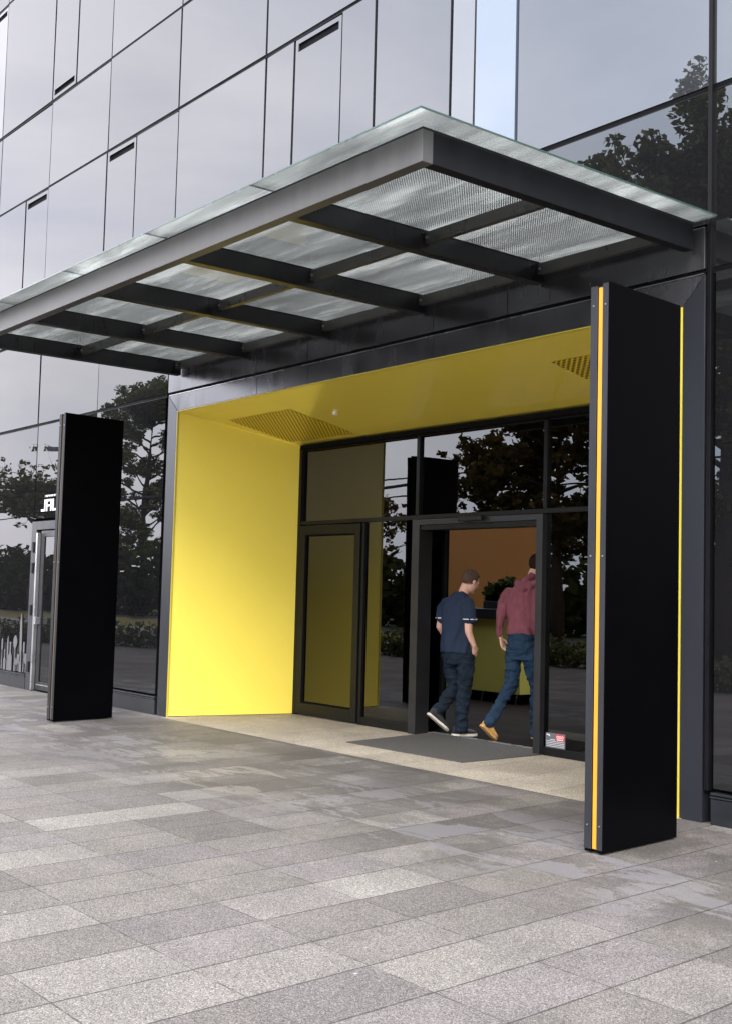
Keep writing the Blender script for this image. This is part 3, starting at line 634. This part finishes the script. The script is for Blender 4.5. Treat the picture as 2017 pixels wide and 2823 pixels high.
# ------------------------------------------------------------------ people
U = Vector((.6262, .7797, 0)); W = Vector((-.7797, .6262, 0)); Z = Vector((0, 0, 1))
def ring(c, a, b, sv, fv, n=20):
    return [c+sv*a*math.cos(t)+fv*b*math.sin(t) for t in [2*math.pi*i/n for i in range(n)]]
class Body(MB):
    def loft(s, rings):
        n = len(rings[0]); vs = [q for r in rings for q in r]; fs = []
        for k in range(len(rings)-1):
            fs += [(k*n+i, k*n+(i+1) % n, (k+1)*n+(i+1) % n, (k+1)*n+i) for i in range(n)]
        fs += [tuple(range(n-1, -1, -1)), tuple(range((len(rings)-1)*n, len(rings)*n))]
        return s.add(vs, fs)
    def ball(s, c, r, n=12):
        r = Vector(r) if not isinstance(r, (int, float)) else Vector((r, r, r))
        rs = []
        for i in range(n+1):
            ph = -math.pi/2+math.pi*i/n; rr = max(math.cos(ph), .02)
            rs.append([Vector((c[0]+r[0]*rr*math.cos(t), c[1]+r[1]*rr*math.sin(t), c[2]+r[2]*math.sin(ph))) for t in [2*math.pi*k/16 for k in range(16)]])
        return s.loft(rs)
    def obox(s, c, r, ax):   # oriented ellipsoid, ax = 3 unit axes
        n = 14; rs = []
        for i in range(n+1):
            ph = -math.pi/2+math.pi*i/n; rr = max(math.cos(ph), .02)
            rs.append([Vector(c)+ax[0]*r[0]*rr*math.cos(t)+ax[1]*r[1]*rr*math.sin(t)+ax[2]*r[2]*math.sin(ph) for t in [2*math.pi*k/20 for k in range(20)]])
        return s.loft(rs)
    def tube(s, pts, rad):
        pts = [Vector(p) for p in pts]
        for k in range(len(pts)-1):
            s.cyl(pts[k], pts[k+1], rad[k], 14, rad[k+1])
        for p, r in zip(pts, rad): s.ball(p, r*.995, 8)
        return s
def bake(mb, name, mat, parent, vox, smooth=4, amp=0, fs=9, stretch=(1, 1, 1)):
    me = bpy.data.meshes.new(name); me.from_pydata([tuple(v) for v in mb.v], [], mb.f); me.update()
    o = bpy.data.objects.new(name, me); COL.objects.link(o)
    r = o.modifiers.new('r', 'REMESH'); r.mode = 'VOXEL'; r.voxel_size = vox; r.use_smooth_shade = True
    if smooth:
        q = o.modifiers.new('s', 'SMOOTH'); q.factor = .5; q.iterations = smooth
    dg = bpy.context.evaluated_depsgraph_get(); ev = o.evaluated_get(dg)
    m2 = bpy.data.meshes.new_from_object(ev); o.modifiers.clear(); o.data = m2; m2.materials.clear(); m2.materials.append(mat)
    if amp:
        nr = [v.normal.copy() for v in m2.vertices]
        for v, n_ in zip(m2.vertices, nr):
            c = Vector((v.co.x*stretch[0], v.co.y*stretch[1], v.co.z*stretch[2]))
            w_ = c+Vector((noise.noise(c*4), noise.noise(c*4+Vector((5, 1, 2))), noise.noise(c*4+Vector((1, 7, 3)))))*.10
            rd = 1-abs(noise.noise(w_*fs))*2.2; r2 = 1-abs(noise.noise(w_*fs*2.1+Vector((3, 3, 3))))*2.2
            v.co += n_*amp*(max(rd, -.3)*.9+max(r2, -.3)*.45-.5)
    m2.polygons.foreach_set('use_smooth', [True]*len(m2.polygons)); m2.update()
    o.parent = parent; return o
def hand(b, wrist, d, side, nrm, curl=0.25, sc=1.0, spread=.011):
    """palm plus four unequal bent fingers and a thumb leaving the side of the palm"""
    d = d.normalized(); side = (side-d*side.dot(d)).normalized(); nrm = d.cross(side).normalized()*(1 if nrm.dot(d.cross(side)) > 0 else -1)
    L_ = .098*sc
    rs = []
    for t, w in ((-.015, .026), (.01, .029), (.5, .040), (.9, .043), (1.0, .040)):
        rs.append(ring(wrist+d*L_*t, w*sc, .0145*sc, side, nrm, 16))
    b.loft(rs)
    for i, ln in enumerate((.074, .083, .078, .062)):
        off = (1.5-i)*.0215*sc; base = wrist+d*L_*.93+side*off
        d1 = (d+side*(1.5-i)*.07+nrm*curl*.6).normalized(); d2 = (d1+nrm*curl*1.6).normalized(); d3 = (d2+nrm*curl*1.6).normalized(); r = .0085*sc
        p1 = base+d1*ln*.5*sc; p2 = p1+d2*ln*.3*sc; p3 = p2+d3*ln*.25*sc
        b.tube([base, p1, p2, p3], [r, r*.95, r*.88, r*.75])
    t0 = wrist+d*L_*.28+side*.030*sc; t1 = t0+(d*.6+side*.75+nrm*.25).normalized()*.040*sc; t2 = t1+(d*.95+side*.25+nrm*.3).normalized()*.036*sc
    b.tube([t0, t1, t2], [.013*sc, .0105*sc, .0085*sc])
m_skin = M('skin', (0.70, 0.40, 0.30), 0.55, var=0.06, vscale=12, spec=0.35)
def shoe(parent, heel, toe, up, mat_u, mat_s, w=.048, sole_h=.026):
    """heel, toe = ground level points of the sole, up = normal of the sole"""
    d = (toe-heel); ln = d.length; d.normalize(); s_ = d.cross(up).normalized(); up = s_.cross(d).normalized()
    b = Body(); rs = []
    for t, ww, h in ((0.02, .030, .075), (.10, .037, .10), (.25, .039, .105), (.42, .040, .082), (.62, .046, .060), (.80, .048, .048), (.93, .038, .038), (.99, .018, .028)):
        c = heel+d*ln*t+up*(sole_h+h/2-.004); rs.append(ring(c, ww*w/.048, h/2, s_, up, 18))
    b.loft(rs); o = bake(b, 'shoe', mat_u, parent, .007, 3)
    prof = [(0.0, .024), (.06, .036), (.25, .040), (.45, .038), (.65, .048), (.82, .050), (.95, .036), (1.02, .014)]
    lft = [heel+d*ln*t+s_*ww*w/.048 for t, ww in prof]; rgt = [heel+d*ln*t-s_*ww*w/.048 for t, ww in prof][::-1]
    pts = lft+rgt; n = len(pts)
    vs = pts+[q+up*sole_h for q in pts]
    mesh_obj('sole', vs, [tuple(range(n-1, -1, -1)), tuple(range(n, 2*n))]+[(i, (i+1) % n, n+(i+1) % n, n+i) for i in range(n)], mat_s, o)
    return o
def head(b, c, face, k=1.0, tilt=0.0):
    """adds cranium, jaw, nose, ears, brow, lips; c = head centre, face = forward direction"""
    up = (Z-face*face.dot(Z)).normalized(); sd_ = face.cross(up).normalized(); ax = [sd_, face, up]
    b.obox(c+up*.030*k-face*.012*k, (.078*k, .098*k, .094*k), ax)
    b.obox(c-up*.045*k+face*.018*k, (.062*k, .072*k, .080*k), ax)
    b.obox(c-up*.100*k+face*.055*k, (.030*k, .028*k, .022*k), ax)
    b.obox(c-up*.022*k+face*.098*k, (.012*k, .022*k, .026*k), ax)
    b.obox(c+up*.012*k+face*.083*k, (.052*k, .014*k, .010*k), ax)
    b.obox(c-up*.062*k+face*.086*k, (.024*k, .011*k, .006*k), ax); b.obox(c-up*.074*k+face*.084*k, (.021*k, .011*k, .006*k), ax)
    for s_ in (-1, 1):
        b.obox(c-up*.012*k-face*.006*k+sd_*s_*.080*k, (.008*k, .018*k, .032*k), ax)
        b.obox(c-up*.004*k+face*.080*k+sd_*s_*.030*k, (.013*k, .010*k, .008*k), ax)
    return ax
def hair(parent, c, face, ax, mat, k=1.0, thick=.008, nape=.075):
    """short hair cap, its lower edge rising towards the forehead"""
    b = Body(); sd_, fv, up = ax
    rs = []
    n = 30; m_ = 14
    vs = []; fs = []
    cc = c+up*.030*k-fv*.012*k; rx, ry, rz = (.078*k+thick, .098*k+thick, .094*k+thick)
    for i in range(n):
        t = 2*math.pi*i/n; fw = math.sin(t)     # fw=1 forehead, -1 nape
        low = -math.pi/2*(.66 if fw < -.2 else (.62-.9*(fw+.2) if fw < .5 else -.02)) if True else 0
        low = max(low, -1.05); low = low if fw < .5 else R(22)
        for j in range(m_+1):
            ph = math.pi/2+(low-math.pi/2)*j/m_; ph = min(ph, math.pi/2-.01)
            q = cc+sd_*rx*math.cos(ph)*math.cos(t)+fv*ry*math.cos(ph)*math.sin(t)*(1.0)+up*rz*math.sin(ph)
            q += (q-cc).normalized()*.004*noise.noise(q*60)
            vs.append(q)
    for i in range(n):
        for j in range(m_):
            a = i*(m_+1)+j; b2 = ((i+1) % n)*(m_+1)+j; fs.append((a, a+1, b2+1, b2))
    o = mesh_obj('hair', vs, fs, mat, parent, True)
    so = o.modifiers.new('solid', 'SOLIDIFY'); so.thickness = .012; so.offset = -1
    return o

# --- person 1: navy t-shirt, right hand in pocket, stepping over the threshold
A1 = Vector((-10.029, 2.004, 0))
p1 = empty('person', A1, 'shorter person in navy t-shirt and dark jeans, hand in pocket, stepping through the door', 'person', 'people walking into the building')
S1 = .001285
def q1(x, yy, w=0.0): return U*((x-560)-.026*(1900-yy))*S1+W*w+Z*(1900-yy)*S1
sv = U*.63-W*.78; fv = U*.78+W*.63
torso1 = [(1150, 510, .200, .148, 0), (1080, 507, .192, .140, 0), (1020, 506, .180, .126, 0), (950, 508, .180, .124, 0), (860, 512, .195, .128, 0), (780, 516, .208, .128, 0), (710, 522, .205, .118, 0), (670, 530, .170, .098, 0), (635, 545, .118, .080, 0), (605, 560, .070, .062, .01)]
T = Body(); T.loft([ring(q1(x, yy, w), a, b_, sv, fv, 28) for yy, x, a, b_, w in torso1])
T.tube([q1(612, 705, -.13), q1(626, 770, -.165), q1(624, 835, -.17)], [.070, .078, .080])
T.tube([q1(430, 705, .13), q1(410, 770, .165), q1(400, 835, .17)], [.068, .076, .076])
m_navy = M('navy_jersey', (0.019, 0.030, 0.058), 0.85, var=0.12, vscale=10, bump=0.001, bscale=300, spec=0.2)
bake(T, 't_shirt', m_navy, p1, .008, 4, .018, 7, (1, 1, .40))
c1 = Body()
for pt, r in ((q1(624, 846, -.17), .087), (q1(400, 846, .17), .083)): c1.cyl(pt-Z*.004, pt+Z*.006, r, 20)
c1.build('sleeve_trim', m_white, p1)
B1 = Body()
B1.loft([ring(q1(x, yy, w), a-.022, b_-.022, sv, fv, 24) for yy, x, a, b_, w in torso1[1:9]])
B1.tube([q1(572, 640, 0), q1(588, 590, .01), q1(612, 545, .02)], [.064, .060, .062])
# right arm into the pocket
B1.tube([q1(612, 705, -.13), q1(614, 850, -.17), q1(612, 955, -.175), q1(640, 1030, -.16), q1(664, 1080, -.145)], [.052, .050, .043, .036, .028])
hand(B1, q1(664, 1085, -.145), q1(676, 1180, -.10)-q1(664, 1085, -.145), fv, sv*-1, .35, .95)
B1.tube([q1(430, 705, .13), q1(392, 850, .19), q1(375, 925, .20), q1(430, 1010, .27), q1(480, 1060, .29)], [.050, .048, .042, .036, .028])
hand(B1, q1(484, 1064, .29), q1(540, 1150, .30)-q1(484, 1064, .29), fv, sv, .35, .95)
B1.tube([q1(588, 1190, -.085), q1(578, 1470, -.06), q1(545, 1835, -.06)], [.060, .034, .028])
B1.tube([q1(465, 1190, .09), q1(500, 1458, .11), q1(330, 1700, -.025)], [.060, .034, .028])
face1 = (U*.80+W*.48-Z*.36).normalized(); hc1 = q1(648, 505, .02)
ax1 = head(B1, hc1, face1, 1.06)
bake(B1, 'body', m_skin, p1, .0065, 2)
def hair_mat(name, base, z0, z1):
    mt, nt = new_mat(name)
    co = objco(nt); nz = N(nt, 'ShaderNodeTexNoise', Scale=120.0, Detail=3.0); L(nt, co, nz.inputs['Vector'])
    sp_ = N(nt, 'ShaderNodeSeparateXYZ'); L(nt, co, sp_.inputs[0])
    mr = N(nt, 'ShaderNodeMapRange'); L(nt, sp_.outputs[2], mr.inputs['Value']); mr.inputs['From Min'].default_value = z0; mr.inputs['From Max'].default_value = z1
    ad = N(nt, 'ShaderNodeMath', operation='ADD'); L(nt, mr.outputs[0], ad.inputs[0]); L(nt, nz.outputs[0], ad.inputs[1])
    al = ramp(nt, ad.outputs[0], [(0.55, 0.0), (0.95, 1.0)])
    d = N(nt, 'ShaderNodeBsdfDiffuse'); L(nt, ramp(nt, nz.outputs[0], [(0.3, [q*.6 for q in base]), (0.7, [q*1.5 for q in base])]), d.inputs[0])
    t = N(nt, 'ShaderNodeBsdfTransparent'); mx = N(nt, 'ShaderNodeMixShader'); L(nt, al, mx.inputs[0]); L(nt, t.outputs[0], mx.inputs[1]); L(nt, d.outputs[0], mx.inputs[2])
    finish(nt, mx.outputs[0]); return mt
m_hair1 = hair_mat('short_brown_hair', (0.085, 0.055, 0.040), hc1.z-.055, hc1.z+.035)
hair(p1, hc1, face1, ax1, m_hair1, 1.06)
m_jean1 = M('dark_denim', (0.009, 0.016, 0.026), 0.85, var=0.35, vscale=7, bump=0.001, bscale=280, spec=0.2)
J1 = Body(); J1.loft([ring(q1(x, yy, 0), a, b_, sv, fv, 24) for yy, x, a, b_ in ((1250, 525, .165, .125), (1180, 528, .182, .135), (1130, 520, .172, .120), (1100, 515, .155, .105))])
J1.tube([q1(592, 1200, -.085), q1(590, 1330, -.085), q1(578, 1470, -.06), q1(560, 1620, -.06), q1(545, 1820, -.06)], [.102, .094, .080, .074, .070])
J1.tube([q1(465, 1200, .085), q1(485, 1330, .10), q1(500, 1460, .11), q1(415, 1590, .04), q1(335, 1680, -.03)], [.098, .090, .078, .070, .064])
bake(J1, 'jeans', m_jean1, p1, .008, 3, .020, 6, (1, 1, 1.9))
bt = Body(); bt.cyl(q1(515, 1096), q1(515, 1080), .17, 24)
m_shoe1 = M('dark_trainer', (0.022, 0.024, 0.026), 0.7, var=0.3, vscale=30)
m_sole = M('cream_sole', (0.62, 0.58, 0.52), 0.7, var=0.12)
up = Z
shoe(p1, q1(470, 1893, -.03)-U*.0, q1(470, 1893, -.03)+(fv*.9+sv*.35).normalized()*.30, Z, m_shoe1, m_sole, .052, .028)
h1, t1 = q1(248, 1700, -.10), q1(425, 1852, -.02); shoe(p1, h1, t1, (U*.62+W*.25+Z*.72), m_shoe1, m_sole, .054, .026)

# --- person 2: burgundy hoodie, blue jeans, tan boots, mid stride, half behind the door frame
A2 = Vector((-9.433, 2.395, 0))
p2 = empty('person', A2, 'taller person in burgundy hooded top and blue jeans, half hidden by the door frame', 'person', 'people walking into the building')
S2 = .001266
def q2(x, yy, w=0.0): return U*((x-1110)-.026*(1925-yy))*S2+W*w+Z*(1925-yy)*S2
sv = U*.80-W*.60; fv = U*.60+W*.80
m_hood = M('burgundy_fleece', (0.22, 0.072, 0.088), 0.9, var=0.12, vscale=9, bump=0.001, bscale=260, spec=0.15)
tr2 = [(975, 1102, .168, .112, 0), (930, 1102, .186, .130, 0), (860, 1106, .190, .130, 0), (760, 1112, .198, .130, 0), (670, 1120, .205, .128, 0), (590, 1135, .198, .118, 0), (545, 1152, .165, .10, 0), (505, 1172, .115, .085, 0), (470, 1192, .08, .075, .02)]
H2 = Body(); H2.loft([ring(q2(x, yy, w), a, b_, sv, fv, 28) for yy, x, a, b_, w in tr2])
H2.tube([q2(1012, 610, .11), q2(950, 700, .10), q2(918, 800, .05), q2(912, 900, .04), q2(912, 975, .05)], [.070, .064, .060, .052, .044])
H2.tube([q2(1225, 610, -.11), q2(1232, 720, -.14), q2(1228, 820, -.16), q2(1240, 910, -.12), q2(1262, 975, -.06)], [.070, .064, .060, .052, .044])
# hood folded on the back
for t in range(9):
    a = math.pi*(.05+.9*t/8); cx = q2(1165, 505, -.02); H2.ball(cx-sv*.125*math.cos(a)-fv*.085*math.sin(a)-Z*(.012+.035*math.sin(a)), (.048, .048, .040+.018*math.sin(a)))
H2.ball(q2(1110, 560, -.08), (.075, .06, .060)); H2.tube([q2(1240, 470, .0), q2(1180, 455, -.07), q2(1120, 500, -.09)], [.034, .036, .036])
bake(H2, 'hooded_top', m_hood, p2, .008, 3, .020, 8, (1, 1, .45))
B2 = Body()
B2.loft([ring(q2(x, yy, w), a-.025, b_-.025, sv, fv, 24) for yy, x, a, b_, w in tr2[:8]])
B2.tube([q2(1195, 500, .0), q2(1215, 430, .02), q2(1238, 390, .03)], [.062, .058, .060])
B2.tube([q2(912, 950, .05), q2(914, 1000, .05)], [.030, .026])
hand(B2, q2(916, 1003, .05), q2(940, 1110, .03)-q2(916, 1003, .05), fv, sv, .22, 1.05)
B2.tube([q2(1262, 960, -.06), q2(1268, 1000, -.04)], [.030, .026])
hand(B2, q2(1270, 1003, -.04), q2(1295, 1100, .0)-q2(1270, 1003, -.04), fv, sv*-1, .3, 1.0)
B2.tube([q2(1045, 1150, .05), q2(1012, 1440, .06), q2(798, 1758, -.14)], [.055, .033, .026])
B2.tube([q2(1165, 1150, -.05), q2(1225, 1440, .02), q2(1222, 1870, .06)], [.055, .033, .026])
face2 = (U*.72+W*.68-Z*.12).normalized(); hc2 = q2(1262, 355, .05)
ax2 = head(B2, hc2, face2, 1.04)
bake(B2, 'body', m_skin, p2, .0065, 2)
m_hair2 = hair_mat('dark_hair', (0.028, 0.018, 0.015), hc2.z-.075, hc2.z-.03)
hair(p2, hc2, face2, ax2, m_hair2, 1.06, .011)
m_jean2 = M('blue_denim', (0.016, 0.036, 0.066), 0.85, var=0.35, vscale=6, bump=0.001, bscale=280, spec=0.2)
J2 = Body(); J2.loft([ring(q2(x, yy, 0), a, b_, sv, fv, 24) for yy, x, a, b_ in ((1200, 1106, .155, .115), (1110, 1104, .172, .132), (1030, 1102, .166, .120), (965, 1102, .155, .105))])
J2.tube([q2(1042, 1130, .05), q2(1030, 1290, .06), q2(1010, 1440, .06), q2(905, 1600, -.04), q2(795, 1755, -.14)], [.098, .088, .072, .062, .056])
J2.tube([q2(1165, 1130, -.05), q2(1200, 1290, -.02), q2(1225, 1440, .02), q2(1228, 1640, .05), q2(1222, 1860, .06)], [.098, .086, .070, .060, .054])
bake(J2, 'jeans', m_jean2, p2, .008, 3, .019, 6, (1, 1, 1.9))
m_tan = M('tan_leather', (0.55, 0.30, 0.085), 0.65, var=0.2, vscale=20)
m_tans = M('tan_sole', (0.52, 0.30, 0.10), 0.75, var=0.25, vscale=40)
h2, t2 = q2(716, 1790, -.16), q2(848, 1925, -.06); shoe(p2, h2, t2, (U*.66+W*.30+Z*.68), m_tan, m_tans, .054, .028)
shoe(p2, q2(1200, 1908, .04), q2(1200, 1908, .04)+(fv).normalized()*.29, Z, m_tan, m_tans, .05, .028)

# ------------------------------------------------------------------ trees and planting across the pavement (most seen in the glass, some added unseen)
def make_tree(name, h, cw, n, size, mat, label, seed, low=.28, group=None):
    g = np.random.default_rng(seed)
    root = empty(name, (0, 0, 0), label, 'tree', group)
    b = MB(); px = Vector((0, 0, -.05)); gens = []
    top = Vector((g.normal()*.3, g.normal()*.3, h*.82)); mid = Vector((g.normal()*.15, g.normal()*.15, h*.4))
    b.cyl(px, mid, h*.018+.05, 10, h*.011+.03); b.cyl(mid, top, h*.011+.03, 8, .03)
    nb = 44
    for i in range(nb):
        t = low+(1-low)*(i+.5)/nb; z = h*t*.93
        o = (mid*(z/mid.z) if z < mid.z else mid.lerp(top, min(1, (z-mid.z)/(top.z-mid.z))))
        a = i*2.4+g.random(); env = 1.05*math.sin(math.pi*min(1, max(.10, (t-low)/(1.02-low)*.86+.14)))**.75
        l = cw*(.45+.6*g.random())*env; e = o+Vector((math.cos(a)*l, math.sin(a)*l, l*(.25+.5*g.random())))
        b.cyl(o, e, .035+h*.003, 6, .012)
        r = cw*(.11+.13*g.random())
        gens.append((e.x, e.y, e.z, r, r, r*.72)); q = o.lerp(e, .6); gens.append((q.x, q.y, q.z, r*.9, r*.9, r*.6))
        for k in range(2):
            f = e+Vector(g.normal(size=3))*r*.9; b.cyl(e.lerp(o, .3), f, .014, 5, .006); gens.append((f.x, f.y, f.z, r*.5, r*.5, r*.38))
    for k in range(6): gens.append((top.x+g.normal()*cw*.14, top.y+g.normal()*cw*.14, h*(.80+.03*k), cw*.15, cw*.15, cw*.14))
    b.build('trunk', m_bark, root, smooth=True)
    leaves('crown', mat, root, gens, size, n, seed=seed)
    return root
def dup(root, loc, rz, s, label):
    r = root.copy(); COL.objects.link(r); r.location = loc; r.rotation_euler = (0, 0, rz); r.scale = (s,)*3; r['label'] = label
    for ch in list(root.children):
        c = ch.copy(); COL.objects.link(c); c.parent = r
    return r
GT = 'trees across the pavement'
tall = make_tree('tall_tree', 16.3, 4.6, 48000, .125, m_leaf, 'tallest tree mirrored in the panes above the right end of the canopy', 11, .16, GT); tall.location = (-19.4, -20.5, 0)
sml = make_tree('small_tree', 7.7, 2.3, 6500, .14, m_leaf2, 'rust tinged small tree mirrored above the open sliding door', 12, .3, GT); sml.location = (-29.7, -18.8, 0)
dup(tall, (-14.2, -21.5, 0), 1.9, .92, 'tree mirrored in the glass at the right edge of the picture')
dup(tall, (-70.5, -30, 0), 2.6, .98, 'dark tree mirrored in the pane beside the left pillar')
dup(tall, (-23.4, -21.8, 0), 4.0, .985, 'tree left of the tallest one, mirrored in the right screen glass')
side_tree = make_tree('spreading_tree', 7.7, 3.2, 5000, .17, m_leaf, 'x', 33, .70, GT); side_tree.location = (-65.5, -20.6, 0)
side_tree['label'] = ('tree mirrored in the left glass next to the white letters')
dup(sml, (-26.2, -18.2, 0), 2.2, 1.22, 'bushy tree mirrored in the glass beside the right pillar')
dup(sml, (-46.8, -26.6, 0), 3.0, .92, 'small far tree mirrored beside the left pillar in the screen glass')
for i, (x, yy, s, rz) in enumerate(((12, -15, .62, 3.7), (14, -6, .58, 5.1))):  # two trees added out of view so pillar and beam sides mirror something dark
    dup(tall, (x, yy, 0), rz, s, ['lower tree at the corner of the forecourt on the right', 'tree on the right side of the forecourt near the facade'][i])
def hedge(name, pts, w, h, n, size, mat, label, seed, round_=.5, cat='hedge'):
    """a clipped row: leaf faces filling a band along pts"""
    g = np.random.default_rng(seed); gens = []
    for (a, c) in zip(pts[:-1], pts[1:]):
        a = Vector((*a, 0)); c = Vector((*c, 0)); k = max(2, int((c-a).length/(w*.45)))
        for i in range(k):
            q = a.lerp(c, (i+.5)/k); hh = h*(1+round_*(g.random()-.5)*.5)
            gens.append((q.x, q.y, hh*.48, w*.55, w*.55, hh*.52)); gens.append((q.x, q.y, hh*.25, w*.5, w*.5, hh*.3))
    o = leaves(name, mat, None, gens, size, n, seed=seed); return tag(o, label, cat)
hedge('low_hedge', [(-44, -1.9+-.0), (-32.3, -6.4), (-28.2, -8.4), (-20, -10.5), (-8, -11.5), (8, -11.5)], 1.1, .72, 26000, .085, m_leaf, 'low clipped hedge edging the pavement, mirrored in the ground floor glass', 21, .2)
hedge('tall_hedge', [(-150, -34), (-95, -27), (-75, -24), (-52, -27), (-34, -29), (-10, -28), (20, -27), (26, -10), (25, 4)], 3.6, 3.9, 52000, .34, m_leafd, 'tall dark shrub belt mirrored behind the lawn in the left glass', 22, .8, 'shrubs')  # right-hand end is added out of view to darken reflections on that side
m_dry = M('dry_grass', (0.16, 0.13, 0.04), 0.95, var=0.3, vscale=2, bump=0.03, bscale=15)
sheet('verge', -200, 30, -22.4, -16.2, -.006, m_dry); sheet('path', -200, 30, -16.0, -14.0, .004, M('path_concrete', (0.24, 0.22, 0.23), 0.85))
# street lamp and overhead line
lp = empty('street_lamp', (-60.6, -20, 0), 'tall street lamp with a flat hooded head mirrored above the side door', 'street lamp')
MB().cyl((0, 0, 0), (0, 0, 8.8), .09, 10, .06).cyl((0, 0, 8.75), (-1.9, 0, 9.25), .04, 8).build('pole', m_pedge, lp)
MB().add([(-1.7, -.18, 9.12), (-1.7, .18, 9.12), (-3.1, .25, 9.22), (-3.1, -.25, 9.22), (-1.7, -.12, 9.35), (-1.7, .12, 9.35), (-3.0, .15, 9.52), (-3.0, -.15, 9.52)], BF).build('lamp_head', m_pedge, lp)
for (x, lb) in ((-27.7, 'slim dark pole mirrored to the right of the rust tinged tree'),):
    q = empty('line_pole', (x, -18.6, 0), lb, 'pole'); MB().cyl((0, 0, 0), (0, 0, 9.5), .14, 10, .10).build('pole_shaft', m_pedge, q)
wr = MB()
for zz, dy in ((6.0, 0), (6.35, .4), (5.55, 0)): wr.cyl((-140, -20-dy, zz), (30, -20-dy, zz), .035 if zz != 6.0 else .07, 5)
tag(wr.build('overhead_wires', m_rubber), 'overhead wires running along the road, mirrored in the left glass', 'wires')
